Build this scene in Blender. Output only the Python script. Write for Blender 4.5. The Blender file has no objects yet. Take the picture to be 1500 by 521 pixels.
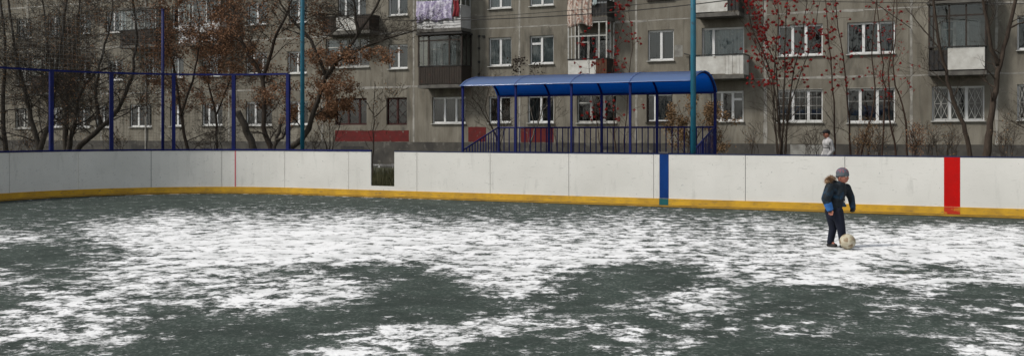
import bpy, bmesh, math, random
from mathutils import Vector, Matrix, noise
R = math.radians
sc = bpy.context.scene
COL = sc.collection
F = 1500.0; CX = 750.0; HY = 194.0; CH = 1.7          # focal (px), principal x, horizon row, eye height
TH = math.atan(1500 / 3100.0); CT = math.cos(TH); ST = math.sin(TH)

def P(x, y, Y): return Vector(((x - CX) / F * Y, Y, CH + (HY - y) / F * Y))

# ------------------------------------------------------------------ materials
def new_mat(name):
    m = bpy.data.materials.new(name); m.use_nodes = True
    nt = m.node_tree
    return m, nt, nt.nodes['Principled BSDF']
def nd(nt, t, **k):
    n = nt.nodes.new(t)
    for a, b in k.items():
        if a.startswith('i_'): n.inputs[a[2:].replace('_', ' ')].default_value = b
        else: setattr(n, a, b)
    return n
def c4(c): return (c[0], c[1], c[2], 1)
def noise_fac(nt, scale, detail=4, lo=.35, hi=.65, rough=.6, coord='Object', stretch=None, dist=0):
    tc = nd(nt, 'ShaderNodeTexCoord')
    src = tc.outputs[coord]
    if stretch:
        mp = nd(nt, 'ShaderNodeMapping'); mp.inputs['Scale'].default_value = stretch
        nt.links.new(src, mp.inputs[0]); src = mp.outputs[0]
    n = nd(nt, 'ShaderNodeTexNoise'); n.inputs['Scale'].default_value = scale
    n.inputs['Detail'].default_value = detail; n.inputs['Roughness'].default_value = rough
    n.inputs['Distortion'].default_value = dist
    nt.links.new(src, n.inputs['Vector'])
    r = nd(nt, 'ShaderNodeMapRange'); r.inputs[1].default_value = lo; r.inputs[2].default_value = hi
    nt.links.new(n.outputs[0], r.inputs[0])
    return r.outputs[0], n.outputs[0]
def mixc(nt, fac, a, b):
    m = nd(nt, 'ShaderNodeMix', data_type='RGBA')
    if isinstance(fac, float): m.inputs[0].default_value = fac
    else: nt.links.new(fac, m.inputs[0])
    for i, v in ((6, a), (7, b)):
        if isinstance(v, tuple): m.inputs[i].default_value = c4(v)
        else: nt.links.new(v, m.inputs[i])
    return m.outputs[2]
def bump(nt, bs, h, strength=.3, dist=.01):
    b = nd(nt, 'ShaderNodeBump'); b.inputs['Strength'].default_value = strength; b.inputs['Distance'].default_value = dist
    nt.links.new(h, b.inputs['Height']); nt.links.new(b.outputs[0], bs.inputs['Normal'])
def mat(name, col, col2=None, rough=.7, scale=3, lo=.35, hi=.65, bmp=.2, bscale=None, bdist=.01, metal=0, spec=.3, stretch=None, third=None, detail=5):
    m, nt, bs = new_mat(name)
    bs.inputs['Roughness'].default_value = rough; bs.inputs['Metallic'].default_value = metal
    bs.inputs['Specular IOR Level'].default_value = spec
    if col2 is None: col2 = tuple(c * .75 for c in col)
    f, raw = noise_fac(nt, scale, detail, lo, hi, stretch=stretch)
    out = mixc(nt, f, col, col2)
    if third:
        f3, _ = noise_fac(nt, third[1], 3, third[2], third[3], stretch=third[4] if len(third) > 4 else None)
        out = mixc(nt, f3, out, third[0])
    nt.links.new(out, bs.inputs['Base Color'])
    if bmp:
        if bscale: _, raw = noise_fac(nt, bscale, 4)
        bump(nt, bs, raw, bmp, bdist)
    return m

M = {}
# building wall: weathered grey-beige panels with streaks and stains
def wall_mat():
    m, nt, bs = new_mat('panel_wall')
    f1, r1 = noise_fac(nt, .35, 6, .35, .68)
    f2, r2 = noise_fac(nt, 2.2, 7, .4, .7, stretch=(1, 1, .3))
    f3, r3 = noise_fac(nt, 45, 3, .3, .7)
    f4, r4 = noise_fac(nt, .9, 6, .56, .74, stretch=(1.4, 1, .5), dist=.6)
    a = mixc(nt, f1, (.245, .228, .19), (.178, .165, .137))
    b = mixc(nt, f2, a, (.135, .122, .098))
    c = nd(nt, 'ShaderNodeMix', data_type='RGBA', blend_type='MULTIPLY'); c.inputs[0].default_value = .55
    nt.links.new(b, c.inputs[6])
    g = nd(nt, 'ShaderNodeMapRange'); g.inputs[3].default_value = .6; g.inputs[4].default_value = 1.35
    nt.links.new(f3, g.inputs[0]); cb = nd(nt, 'ShaderNodeCombineColor')
    for i in range(3): nt.links.new(g.outputs[0], cb.inputs[i])
    nt.links.new(cb.outputs[0], c.inputs[7])
    f5, r5 = noise_fac(nt, 3.0, 5, .56, .8, stretch=(1.6, 1, .1))
    f6, r6 = noise_fac(nt, 1.3, 7, .6, .66, rough=.75)
    d = mixc(nt, f4, c.outputs[2], (.085, .08, .07)); d = mixc(nt, f5, d, (.075, .07, .06)); d = mixc(nt, f6, d, (.25, .235, .2))
    nt.links.new(d, bs.inputs['Base Color']); bs.inputs['Roughness'].default_value = .95
    bs.inputs['Specular IOR Level'].default_value = .15
    bump(nt, bs, r3, .5, .012)
    return m
M['wall'] = wall_mat()
M['plinth'] = mat('plinth_concrete', (.085, .08, .07), (.045, .043, .04), .95, 1.2, bmp=.5, bscale=20, third=((.15, .145, .13), 3, .58, .75))
M['seam'] = mat('seam_mortar', (.36, .35, .32), (.2, .19, .17), .95, 2.5, .4, .62, bmp=.4, bscale=15)
M['red_paint'] = mat('faded_red_paint', (.13, .012, .012), (.08, .012, .011), .8, 3, third=((.16, .14, .12), 6, .62, .72))
M['pale_patch'] = mat('pale_render_patch', (.3, .3, .28), (.17, .165, .15), .9, 3)
M['pvc'] = mat('white_window_frame', (.72, .73, .74), (.6, .61, .6), .45, 2, bmp=0)
M['oldwhite'] = mat('old_white_paint', (.5, .5, .48), (.3, .3, .28), .7, 6, bmp=.1)
M['darkwood'] = mat('dark_weathered_wood', (.05, .04, .032), (.025, .02, .018), .85, 6, stretch=(8, 8, 1), third=((.09, .04, .03), 3, .6, .75))
M['redwood'] = mat('dark_red_window_frame', (.05, .014, .012), (.03, .012, .01), .7, 5)
M['brownwood'] = mat('brown_board', (.12, .055, .03), (.06, .03, .02), .8, 4, stretch=(6, 6, 1))
M['slab'] = mat('balcony_slab', (.15, .145, .13), (.08, .075, .07), .9, 3, bmp=.3, bscale=15)
M['sheetwhite'] = mat('white_sheet_panel', (.6, .6, .57), (.42, .41, .38), .6, 2.5, bmp=.1, third=((.2, .17, .14), 5, .66, .78))
M['siding'] = mat('white_plastic_siding', (.55, .55, .55), (.42, .42, .42), .5, 2, bmp=0)
M['darkmetal'] = mat('dark_metal', (.03, .032, .035), (.05, .045, .04), .5, 8, metal=.3)
M['interior'] = mat('dark_room_wall', (.045, .042, .038), (.02, .02, .02), .9, .7)
M['curtain_light'] = mat('lace_curtain_sky_tone', (.36, .42, .43), (.2, .25, .26), .9, 5, .3, .7, bmp=.3, stretch=(6, 1, .4), third=((.42, .46, .46), 9, .55, .7))  # lace whose pale tone also stands in for sky reflected in upper panes
M['curtain_grey'] = mat('grey_curtain', (.1, .115, .12), (.04, .05, .054), .9, 5, .3, .7, bmp=.3, stretch=(6, 1, .4))
M['curtain_dark'] = mat('dark_curtain', (.03, .034, .036), (.012, .014, .016), .9, 5, bmp=.3, stretch=(6, 1, .4))
M['curtain_warm'] = mat('brown_curtain', (.14, .085, .055), (.06, .04, .03), .9, 5, bmp=.3, stretch=(6, 1, .4))
def glass_mat():
    m, nt, bs = new_mat('window_glass')
    nt.nodes.remove(bs)
    out = nt.nodes['Material Output']
    tr = nd(nt, 'ShaderNodeBsdfTransparent'); tr.inputs[0].default_value = (.78, .82, .82, 1)
    gl = nd(nt, 'ShaderNodeBsdfGlossy'); gl.inputs['Roughness'].default_value = .03; gl.inputs[0].default_value = (.8, .85, .88, 1)
    fr = nd(nt, 'ShaderNodeFresnel'); fr.inputs[0].default_value = 1.5
    f, raw = noise_fac(nt, 1.3, 2)
    b = nd(nt, 'ShaderNodeBump'); b.inputs['Strength'].default_value = .08; b.inputs['Distance'].default_value = .05
    nt.links.new(raw, b.inputs['Height']); nt.links.new(b.outputs[0], gl.inputs['Normal'])
    mr = nd(nt, 'ShaderNodeMath', operation='MULTIPLY_ADD'); mr.inputs[1].default_value = 2.0; mr.inputs[2].default_value = .01
    nt.links.new(fr.outputs[0], mr.inputs[0])
    mx = nd(nt, 'ShaderNodeMixShader')
    nt.links.new(mr.outputs[0], mx.inputs[0]); nt.links.new(tr.outputs[0], mx.inputs[1]); nt.links.new(gl.outputs[0], mx.inputs[2])
    nt.links.new(mx.outputs[0], out.inputs[0])
    return m
M['glass'] = glass_mat()
def board_mat():
    m, nt, bs = new_mat('scuffed_white_board')
    f1, _ = noise_fac(nt, .8, 5, .35, .7)
    f2, _ = noise_fac(nt, 9, 4, .66, .74)
    f3, _ = noise_fac(nt, 30, 2, .72, .76)
    f4, _ = noise_fac(nt, 5, 5, .58, .85, stretch=(1, 1, .25))
    a = mixc(nt, f1, (.72, .715, .68), (.63, .625, .59))
    a = mixc(nt, f4, a, (.5, .5, .47))
    a = mixc(nt, f2, a, (.45, .46, .45))
    a = mixc(nt, f3, a, (.1, .1, .1))
    # ball marks: sparse small dark dots
    tc = nd(nt, 'ShaderNodeTexCoord'); v = nd(nt, 'ShaderNodeTexVoronoi'); v.inputs['Scale'].default_value = 3.2
    nt.links.new(tc.outputs['Object'], v.inputs['Vector'])
    r = nd(nt, 'ShaderNodeMapRange'); r.inputs[1].default_value = .02; r.inputs[2].default_value = .05; r.inputs[3].default_value = 1; r.inputs[4].default_value = 0
    nt.links.new(v.outputs['Distance'], r.inputs[0])
    a = mixc(nt, r.outputs[0], a, (.33, .33, .33))
    f7, _ = noise_fac(nt, 16, 6, .62, .7, stretch=(.25, 1, 1.3), dist=1.2)
    a = mixc(nt, f7, a, (.52, .52, .49))
    nt.links.new(a, bs.inputs['Base Color']); bs.inputs['Roughness'].default_value = .5
    return m
M['board'] = board_mat()
M['kick'] = mat('yellow_kickboard', (.66, .38, .028), (.46, .26, .03), .6, 2.5, bmp=.1, third=((.22, .15, .06), 11, .58, .72, (.5, 1, 2.5)))
M['kickdark'] = mat('dark_yellow_strip', (.42, .25, .03), (.25, .15, .03), .6, 3)
M['bluestripe'] = mat('blue_stripe_paint', (.004, .042, .2), (.004, .032, .15), .6, 3, bmp=0, spec=.12)
M['greenstripe'] = mat('green_kick_paint', (.01, .13, .13), (.01, .09, .1), .5, 3, bmp=0)
M['redstripe'] = mat('red_stripe_paint', (.55, .004, .003), (.42, .006, .005), .6, 3, bmp=0, spec=.12)
M['redkick'] = mat('worn_red_kick_paint', (.48, .03, .01), (.55, .2, .02), .5, 9, .5, .6, bmp=0)
M['pinkline'] = mat('thin_pink_paint', (.6, .16, .18), (.5, .12, .14), .5, 3, bmp=0)
M['bluemetal'] = mat('dark_blue_paint', (.006, .012, .11), (.006, .01, .07), .55, 4, bmp=.05, spec=.2)
M['strip'] = mat('faded_blue_strip', (.1, .16, .36), (.05, .09, .25), .5, 8, bmp=.05)
M['navyrail'] = mat('navy_rail', (.015, .03, .1), (.012, .02, .06), .5, 4, bmp=.05)
M['teal'] = mat('teal_paint', (.008, .13, .2), (.01, .1, .15), .45, 3, bmp=.05, spec=.5, third=((.02, .05, .07), 7, .62, .7))
M['net'] = mat('net_twine', (.15, .15, .145), (.09, .09, .085), .9, 3, bmp=0)
M['bark'] = mat('dark_bark', (.06, .05, .04), (.03, .025, .02), .95, 6, bmp=.8, bdist=.02, stretch=(3, 3, .6))
M['bark_brown'] = mat('brown_bark', (.07, .052, .04), (.035, .026, .02), .95, 6, bmp=.6, bdist=.015, stretch=(3, 3, .6))
M['bark_red'] = mat('reddish_bark', (.065, .038, .026), (.035, .02, .015), .9, 5, bmp=.5, stretch=(3, 3, .6))
M['bark_pale'] = mat('pale_bark', (.2, .18, .155), (.1, .09, .08), .9, 5, bmp=.4, stretch=(3, 3, .8))
M['cutwood'] = mat('cut_wood', (.16, .12, .08), (.1, .07, .05), .9, 9)
def leaf_mat(name, c1, c2, c3):
    m, nt, bs = new_mat(name)
    f, _ = noise_fac(nt, 1.7, 3, .35, .65); g, _ = noise_fac(nt, 14, 2, .4, .65)
    a = mixc(nt, f, c1, c2); a = mixc(nt, g, a, c3)
    nt.links.new(a, bs.inputs['Base Color']); bs.inputs['Roughness'].default_value = .8
    bs.inputs['Specular IOR Level'].default_value = .2
    return m
M['leaf_rust'] = leaf_mat('rusty_dry_leaf', (.24, .12, .065), (.16, .085, .048), (.31, .175, .1))
M['leaf_brown'] = leaf_mat('brown_dry_leaf', (.18, .11, .055), (.11, .07, .038), (.24, .15, .08))
M['leaf_dark'] = leaf_mat('dark_dry_leaf', (.05, .035, .02), (.03, .024, .016), (.08, .05, .03))
M['berry'] = leaf_mat('red_rowan_berry', (.25, .01, .012), (.16, .008, .01), (.3, .018, .016))
M['seed'] = leaf_mat('dark_seed_head', (.025, .02, .018), (.035, .026, .02), (.05, .035, .025))

# ------------------------------------------------------------------ object helpers
def ob_from(name, bm, m, parent=None, smooth=False, loc=None, rotz=None):
    me = bpy.data.meshes.new(name)
    if smooth:
        for f in bm.faces: f.smooth = True
    bm.to_mesh(me); bm.free()
    if isinstance(m, (list, tuple)):
        for x in m: me.materials.append(x)
    elif m: me.materials.append(m)
    o = bpy.data.objects.new(name, me); COL.objects.link(o)
    if parent: o.parent = parent
    if loc is not None: o.location = loc
    if rotz is not None: o.rotation_euler.z = rotz
    return o
def empty(name, loc=(0, 0, 0), rotz=0):
    o = bpy.data.objects.new(name, None); COL.objects.link(o); o.location = loc; o.rotation_euler.z = rotz
    o.empty_display_size = .2
    return o
def tag(o, label, cat, group=None):
    o['label'] = label; o['category'] = cat
    if group: o['group'] = group
    return o
def box(bm, x0, x1, y0, y1, z0, z1, mi=0):
    v = [bm.verts.new(p) for p in ((x0, y0, z0), (x1, y0, z0), (x1, y1, z0), (x0, y1, z0), (x0, y0, z1), (x1, y0, z1), (x1, y1, z1), (x0, y1, z1))]
    for f in ((0, 3, 2, 1), (4, 5, 6, 7), (0, 1, 5, 4), (1, 2, 6, 5), (2, 3, 7, 6), (3, 0, 4, 7)):
        bm.faces.new([v[i] for i in f]).material_index = mi
def tube(bm, pts, rad, sides=6, cap=True):
    pts = [Vector(p) for p in pts]
    n = len(pts)
    if not isinstance(rad, (list, tuple)): rad = [rad] * n
    rings = []
    up = None
    for i, p in enumerate(pts):
        d = (pts[min(i + 1, n - 1)] - pts[max(i - 1, 0)])
        if d.length < 1e-6: d = Vector((0, 0, 1))
        d.normalize()
        if up is None:
            up = Vector((1, 0, 0)) if abs(d.x) < .8 else Vector((0, 1, 0))
        a = (up - d * up.dot(d))
        if a.length < 1e-3: a = d.orthogonal()
        a.normalize(); b = d.cross(a); up = a
        rings.append([bm.verts.new(p + (a * math.cos(t) + b * math.sin(t)) * rad[i]) for t in [2 * math.pi * k / sides for k in range(sides)]])
    for i in range(n - 1):
        for k in range(sides):
            bm.faces.new((rings[i][k], rings[i][(k + 1) % sides], rings[i + 1][(k + 1) % sides], rings[i + 1][k]))
    if cap and sides >= 3:
        bm.faces.new(rings[0][::-1]); bm.faces.new(rings[-1])
def bar(bm, a, b, w, h=None):
    """square bar between two points"""
    tube(bm, [a, b], w * .707, 4)

# ------------------------------------------------------------------ world, light, camera
w = bpy.data.worlds.new('World'); sc.world = w; w.use_nodes = True
nt = w.node_tree
sky = nt.nodes.new('ShaderNodeTexSky'); sky.sky_type = 'NISHITA'; sky.sun_disc = False
SUN_AZ = R(-112)     # direction the light comes from, measured from +Y clockwise (left, behind the camera)
SUN_EL = R(47)
sky.sun_elevation = SUN_EL; sky.sun_rotation = SUN_AZ
sky.air_density = 1.6; sky.dust_density = 2; sky.ozone_density = 1.5
hs = nt.nodes.new('ShaderNodeHueSaturation'); hs.inputs['Saturation'].default_value = .3     # thin overcast
nt.links.new(sky.outputs[0], hs.inputs['Color']); nt.links.new(hs.outputs[0], nt.nodes['Background'].inputs[0])
nt.nodes['Background'].inputs[1].default_value = .088
sl = bpy.data.lights.new('sun', 'SUN'); sl.energy = 2.0; sl.angle = R(8); sl.color = (1, .94, .86)
so = bpy.data.objects.new('sun', sl); COL.objects.link(so)
dvec = -Vector((math.sin(SUN_AZ) * math.cos(SUN_EL), math.cos(SUN_AZ) * math.cos(SUN_EL), math.sin(SUN_EL)))
so.rotation_euler = dvec.to_track_quat('-Z', 'Y').to_euler(); so.location = (-20, -20, 30)
cam = bpy.data.cameras.new('camera'); co = bpy.data.objects.new('camera', cam); COL.objects.link(co)
co.location = (0, 0, CH); co.rotation_euler = (R(90), 0, 0)
cam.sensor_width = 36; cam.lens = 36; cam.shift_y = -(260.5 - HY) / 1500; cam.clip_end = 2000; cam.clip_start = .1
sc.camera = co
sc.view_settings.view_transform = 'Standard'; sc.view_settings.look = 'None'; sc.view_settings.gamma = 1
sc.view_settings.exposure = 0.34
sc.render.resolution_x = 1024; sc.render.resolution_y = 355

# ------------------------------------------------------------------ ground
BO = Vector((0, 25.0, 0)); RC = 4.8; UC = -6.66; ENDV = -40.0; UR = 48.0
def bl(u, v, z=0):                                        # board-frame -> world
    return Vector((u * CT + v * ST, BO.y - u * ST + v * CT, z))
def unbl(X, Y):
    dx, dy = X, Y - BO.y
    return dx * CT - dy * ST, dx * ST + dy * CT
def bpath(s, off=0):
    """point (board frame) at arc length s along the inner face; off>0 is outside the rink"""
    if s >= UC: return Vector((s, off, 0)), Vector((0, 1, 0))
    q = UC - s; L = RC * math.pi / 2
    if q < L:
        a = math.pi / 2 + q / RC; n = Vector((math.cos(a), math.sin(a), 0))
        return Vector((UC, -RC, 0)) + n * (RC + off), n
    return Vector((UC - RC - off, -RC - (q - L), 0)), Vector((-1, 0, 0))

ROWS = [290, 300, 310, 322, 335, 350, 365, 380, 395, 410, 425, 440, 455, 470, 485, 500, 515]
COV = """
.1 .2 .1 .15 .2 .15 .15 .1 .15 .15 .2 .2 .1 .05 .0 .0 .0 .0 .0 .0 .0 .0 .0 .0 .0 .0 .0 .0 .0 .0 .0
.05 .3 .15 .05 .1 .1 .15 .2 .3 .3 .2 .1 .1 .1 .2 .25 .1 .1 .2 .15 .1 .0 .1 .0 .0 .0 .0 .0 .0 .0 .0
.1 .1 .1 .15 .3 .5 .4 .5 .4 .4 .5 .4 .3 .3 .3 .3 .3 .3 .4 .4 .3 .1 .3 .2 .1 .0 .0 .0 .0 .0 .0
.15 .3 .3 .5 .6 .8 .7 .7 .6 .6 .8 .8 .6 .5 .6 .4 .5 .5 .6 .6 .5 .5 .6 .6 .2 .5 .2 .2 .3 .1 .1
.5 .4 .5 .8 .85 .85 .7 .8 .9 .9 .9 .8 .7 .8 .8 .8 .7 .7 .7 .8 .6 .6 .7 .7 .6 .8 .6 .8 .8 .8 .7
.7 .7 .4 .7 .85 .9 .9 .9 .95 .95 .95 .9 .9 .9 .9 .8 .7 .8 .8 .8 .7 .7 .7 .5 .8 .8 .9 .9 .9 .9 .9
.15 .15 .3 .4 .7 .9 .9 .95 .95 .95 .9 .9 .9 .9 .85 .9 .8 .85 .8 .7 .8 .7 .8 .7 .8 .9 .9 .9 .9 .9 .9
.1 .1 .2 .5 .6 .85 .9 .9 .9 .9 .9 .85 .8 .6 .8 .85 .9 .9 .9 .8 .6 .8 .8 .8 .8 .9 .8 .9 .9 .9 .9
.5 .3 .3 .7 .8 .8 .7 .7 .6 .5 .3 .1 .2 .7 .8 .8 .8 .6 .2 .2 .3 .7 .8 .5 .8 .9 .4 .4 .3 .8 .8
.6 .6 .3 .6 .7 .7 .7 .6 .5 .8 .7 .5 .2 .1 .8 .8 .6 .3 .1 .1 .1 .5 .8 .8 .9 .9 .9 .8 .8 .8 .9
.4 .6 .5 .6 .8 .5 .7 .7 .8 .8 .8 .5 .1 .1 .5 .8 .6 .2 .1 .2 .6 .7 .3 .2 .4 .1 .3 .7 .3 .1 .2
.1 .5 .8 .6 .6 .6 .6 .8 .8 .7 .7 .3 .05 .05 .2 .6 .4 .1 .3 .4 .8 .7 .5 .2 .1 .2 .6 .4 .3 .4 .4
.3 .8 .8 .6 .6 .3 .5 .5 .7 .3 .2 .1 .1 .2 .1 .5 .4 .1 .3 .7 .7 .6 .3 .3 .1 .2 .5 .5 .4 .6 .4
.7 .7 .5 .7 .5 .4 .3 .3 .1 .1 .1 .2 .3 .3 .7 .8 .7 .8 .3 .1 .4 .2 .3 .4 .5 .3 .3 .3 .3 .3 .4
.6 .7 .7 .7 .2 .1 .2 .1 .05 .05 .5 .7 .8 .8 .8 .5 .4 .4 .7 .5 .3 .6 .7 .4 .6 .3 .4 .3 .2 .6 .6
.8 .6 .6 .9 .8 .1 .2 .15 .4 .2 .7 .8 .7 .8 .4 .1 .2 .2 .6 .5 .7 .1 .1 .2 .3 .2 .1 .4 .6 .5 .7
.4 .5 .3 .3 .1 .05 .0 .1 .3 .6 .9 .7 .6 .3 .1 .3 .5 .1 .5 .6 .3 .1 .1 .1 .2 .1 .1 .1 .6 .8 .7
"""
COV = [[float(v) for v in l.split()] for l in COV.strip().splitlines()]
# the patches of snow lie in the rink where the photo shows them: surveyed ground points, looked up by world position
def cover(X, Y):
    if Y < 5: return .45
    y = HY + CH * F / Y; x = CX + X / Y * F
    cx = min(max(x / 50, 0), 29.999); ci = int(cx); fx = cx - ci
    y = min(max(y, 290), 514.9)
    for r in range(len(ROWS) - 1):
        if ROWS[r] <= y < ROWS[r + 1]: break
    fy = (y - ROWS[r]) / (ROWS[r + 1] - ROWS[r])
    a = COV[r][ci] * (1 - fx) + COV[r][ci + 1] * fx
    b = COV[r + 1][ci] * (1 - fx) + COV[r + 1][ci + 1] * fx
    return a * (1 - fy) + b * fy

def rink_surface():
    bm = bmesh.new(); st = .25
    us = [UC - RC + i * st for i in range(int((22 - UC + RC) / st) + 1)] + [24, 30, 40, UR]
    vs = [-i * st for i in range(int(24 / st) + 1)] + [-27, -32, ENDV]
    lay = bm.verts.layers.float.new('snow_cover')
    g = {}; out = {}
    c = Vector((UC, -RC))
    for i, u in enumerate(us):
        for j, v in enumerate(vs):
            p = Vector((u, v)); o = False
            if u < UC and v > -RC and (p - c).length > RC:
                p = c + (p - c).normalized() * RC; o = True
            wv = bl(p.x, p.y, .004)
            k = bm.verts.new(wv); cv = cover(wv.x, wv.y)
            edge = RC - (p - c).length if (u < UC and v > -RC) else (-p.y if u >= UC else 9)
            if edge < .13 and -11 < u < -1.5: cv = max(cv, .62)      # snow drifted against the kickboard
            k[lay] = cv; g[i, j] = k; out[i, j] = o
    for i in range(len(us) - 1):
        for j in range(len(vs) - 1):
            q = [(i, j + 1), (i + 1, j + 1), (i + 1, j), (i, j)]
            if all(out[a] for a in q): continue
            bm.faces.new([g[a] for a in q])
    m, nt, bs = new_mat('gravel_with_snow')
    tc = nd(nt, 'ShaderNodeTexCoord'); at = nd(nt, 'ShaderNodeAttribute', attribute_name='snow_cover')
    def nz(scale, det, rough=.6, dist=0, stretch=None):
        n = nd(nt, 'ShaderNodeTexNoise'); n.inputs['Scale'].default_value = scale; n.inputs['Detail'].default_value = det
        n.inputs['Roughness'].default_value = rough; n.inputs['Distortion'].default_value = dist
        src = tc.outputs['Object']
        if stretch:
            mp = nd(nt, 'ShaderNodeMapping'); mp.inputs['Scale'].default_value = stretch; mp.inputs['Rotation'].default_value = (0, 0, R(12))
            nt.links.new(src, mp.inputs[0]); src = mp.outputs[0]
        nt.links.new(src, n.inputs['Vector']); return n.outputs[0]
    def math_(op, a, b, c=None):
        n = nd(nt, 'ShaderNodeMath', operation=op)
        for i, v in enumerate((a, b, c)):
            if v is None: continue
            if isinstance(v, (int, float)): n.inputs[i].default_value = v
            else: nt.links.new(v, n.inputs[i])
        return n.outputs[0]
    n1 = nz(3.6, 11, .70, .25, (1.05, .95, 1)); n2 = nz(.55, 3, .5); n3 = nz(38, 3, .6); n4 = nz(16, 7, .72, .2, (1.05, .95, 1)); n5 = nz(1.3, 4, .6); n6 = nz(70, 3, .7)
    comb = math_('ADD', math_('MULTIPLY', n1, .62), math_('MULTIPLY', n4, .32))
    comb = math_('ADD', comb, math_('MULTIPLY', n2, .06))
    # threshold from the coverage
    thr = math_('MULTIPLY_ADD', math_('SUBTRACT', at.outputs['Fac'], .5), .20, -.508)
    d = math_('ADD', comb, thr)
    mask = nd(nt, 'ShaderNodeMapRange', interpolation_type='SMOOTHSTEP'); mask.inputs[1].default_value = -.004; mask.inputs[2].default_value = .006
    nt.links.new(d, mask.inputs[0])
    thick = nd(nt, 'ShaderNodeMapRange'); thick.inputs[1].default_value = -.005; thick.inputs[2].default_value = .045
    nt.links.new(d, thick.inputs[0])
    gv = nd(nt, 'ShaderNodeTexVoronoi'); gv.inputs['Scale'].default_value = 45; nt.links.new(tc.outputs['Object'], gv.inputs['Vector'])
    gr = nd(nt, 'ShaderNodeMapRange'); gr.inputs[1].default_value = .3; gr.inputs[2].default_value = .7; nt.links.new(n3, gr.inputs[0])
    gcol = mixc(nt, gr.outputs[0], (.02, .031, .026), (.064, .086, .073))
    sp = nd(nt, 'ShaderNodeSeparateColor'); nt.links.new(gv.outputs['Color'], sp.inputs[0])
    gs = nd(nt, 'ShaderNodeMapRange'); gs.inputs[1].default_value = .8; gs.inputs[2].default_value = 1.0; nt.links.new(sp.outputs[0], gs.inputs[0])
    gcol = mixc(nt, gs.outputs[0], gcol, (.15, .17, .158))
    fr = nd(nt, 'ShaderNodeMapRange'); fr.inputs[1].default_value = .4; fr.inputs[2].default_value = .6; nt.links.new(n5, fr.inputs[0])
    gcol2 = mixc(nt, fr.outputs[0], gcol, (.024, .034, .029)); gcol = mixc(nt, .7, gcol, gcol2)
    # thin snow shows grains of gravel
    gap = math_('MULTIPLY', math_('GREATER_THAN', n3, .57), math_('SUBTRACT', 1.0, thick.outputs[0]))
    m2 = math_('MULTIPLY', mask.outputs[0], math_('SUBTRACT', 1.0, math_('MULTIPLY', gap, .75)))
    # dusting: thin grains of snow fading out around every patch
    du = nd(nt, 'ShaderNodeMapRange'); du.inputs[1].default_value = -.075; du.inputs[2].default_value = .01; du.inputs[3].default_value = 0; du.inputs[4].default_value = .62; nt.links.new(d, du.inputs[0])
    gd = nd(nt, 'ShaderNodeMapRange'); gd.inputs[1].default_value = .4; gd.inputs[2].default_value = .62; nt.links.new(n6, gd.inputs[0])
    m2 = math_('MAXIMUM', m2, math_('MULTIPLY', math_('MULTIPLY', du.outputs[0], du.outputs[0]), gd.outputs[0]))
    tt = nd(nt, 'ShaderNodeMapRange'); tt.inputs[1].default_value = .38; tt.inputs[2].default_value = .66; tt.inputs[3].default_value = .6; tt.inputs[4].default_value = 1.3; nt.links.new(n5, tt.inputs[0])
    dep = nd(nt, 'ShaderNodeClamp'); nt.links.new(math_('MULTIPLY', math_('ADD', thick.outputs[0], math_('MULTIPLY', math_('SUBTRACT', n6, .5), .9)), tt.outputs[0]), dep.inputs[0])
    scol = mixc(nt, dep.outputs[0], (.4, .415, .41), (.86, .87, .88))
    nt.links.new(mixc(nt, m2, gcol, scol), bs.inputs['Base Color'])
    bs.inputs['Roughness'].default_value = .85; bs.inputs['Specular IOR Level'].default_value = .2
    h = math_('ADD', math_('MULTIPLY', thick.outputs[0], 1.0), math_('MULTIPLY', gv.outputs['Distance'], .28))
    h = math_('ADD', h, math_('MULTIPLY', n4, .25))
    bump(nt, bs, h, .8, .022)
    o = ob_from('rink_ground', bm, m); o['kind'] = 'structure'
rink_surface()

def lawn():
    bm = bmesh.new()
    S = 400
    vs = [bm.verts.new(p) for p in ((-S, -S, 0), (S, -S, 0), (S, S, 0), (-S, S, 0))]
    bm.faces.new(vs)
    m, nt, bs = new_mat('earth_and_dead_grass')
    f, r = noise_fac(nt, .6, 6, .35, .65); f2, r2 = noise_fac(nt, 7, 6, .35, .65); f3, _ = noise_fac(nt, .9, 8, .63, .67, rough=.7)
    a = mixc(nt, f, (.05, .045, .028), (.03, .028, .022)); a = mixc(nt, f2, a, (.06, .07, .032)); a = mixc(nt, f3, a, (.62, .63, .64))
    nt.links.new(a, bs.inputs['Base Color']); bs.inputs['Roughness'].default_value = .95
    bump(nt, bs, r2, .8, .05)
    o = ob_from('ground', bm, m); o['kind'] = 'structure'
lawn()
def grass_strip():
    """coarse dead grass on the strip between boards and house (seen through the gap and from the side)"""
    rnd = random.Random(5); bm = bmesh.new()
    for i in range(21000):
        if i % 3: u = rnd.uniform(-11, -3); v = rnd.uniform(.4, 17)
        else: u = rnd.uniform(-20, 24); v = rnd.uniform(3.6, 22)
        p = bl(u, v); h = rnd.uniform(.12, .5 if i % 3 else .32); a = rnd.uniform(0, 6.28); l = Vector((math.cos(a), math.sin(a), 0))
        t = Vector((rnd.uniform(-.12, .12), rnd.uniform(-.12, .12), h)); wd = rnd.uniform(.006, .014)
        bm.faces.new((bm.verts.new(p - l * wd), bm.verts.new(p + l * wd), bm.verts.new(p + t)))
    o = ob_from('dead_grass', bm, leaf_mat('dead_grass_blade', (.05, .058, .024), (.032, .042, .018), (.1, .085, .045)))
    o['kind'] = 'stuff'; tag(o, 'rough green and straw dead grass growing between the boards and the flats', 'grass')
grass_strip()

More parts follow.
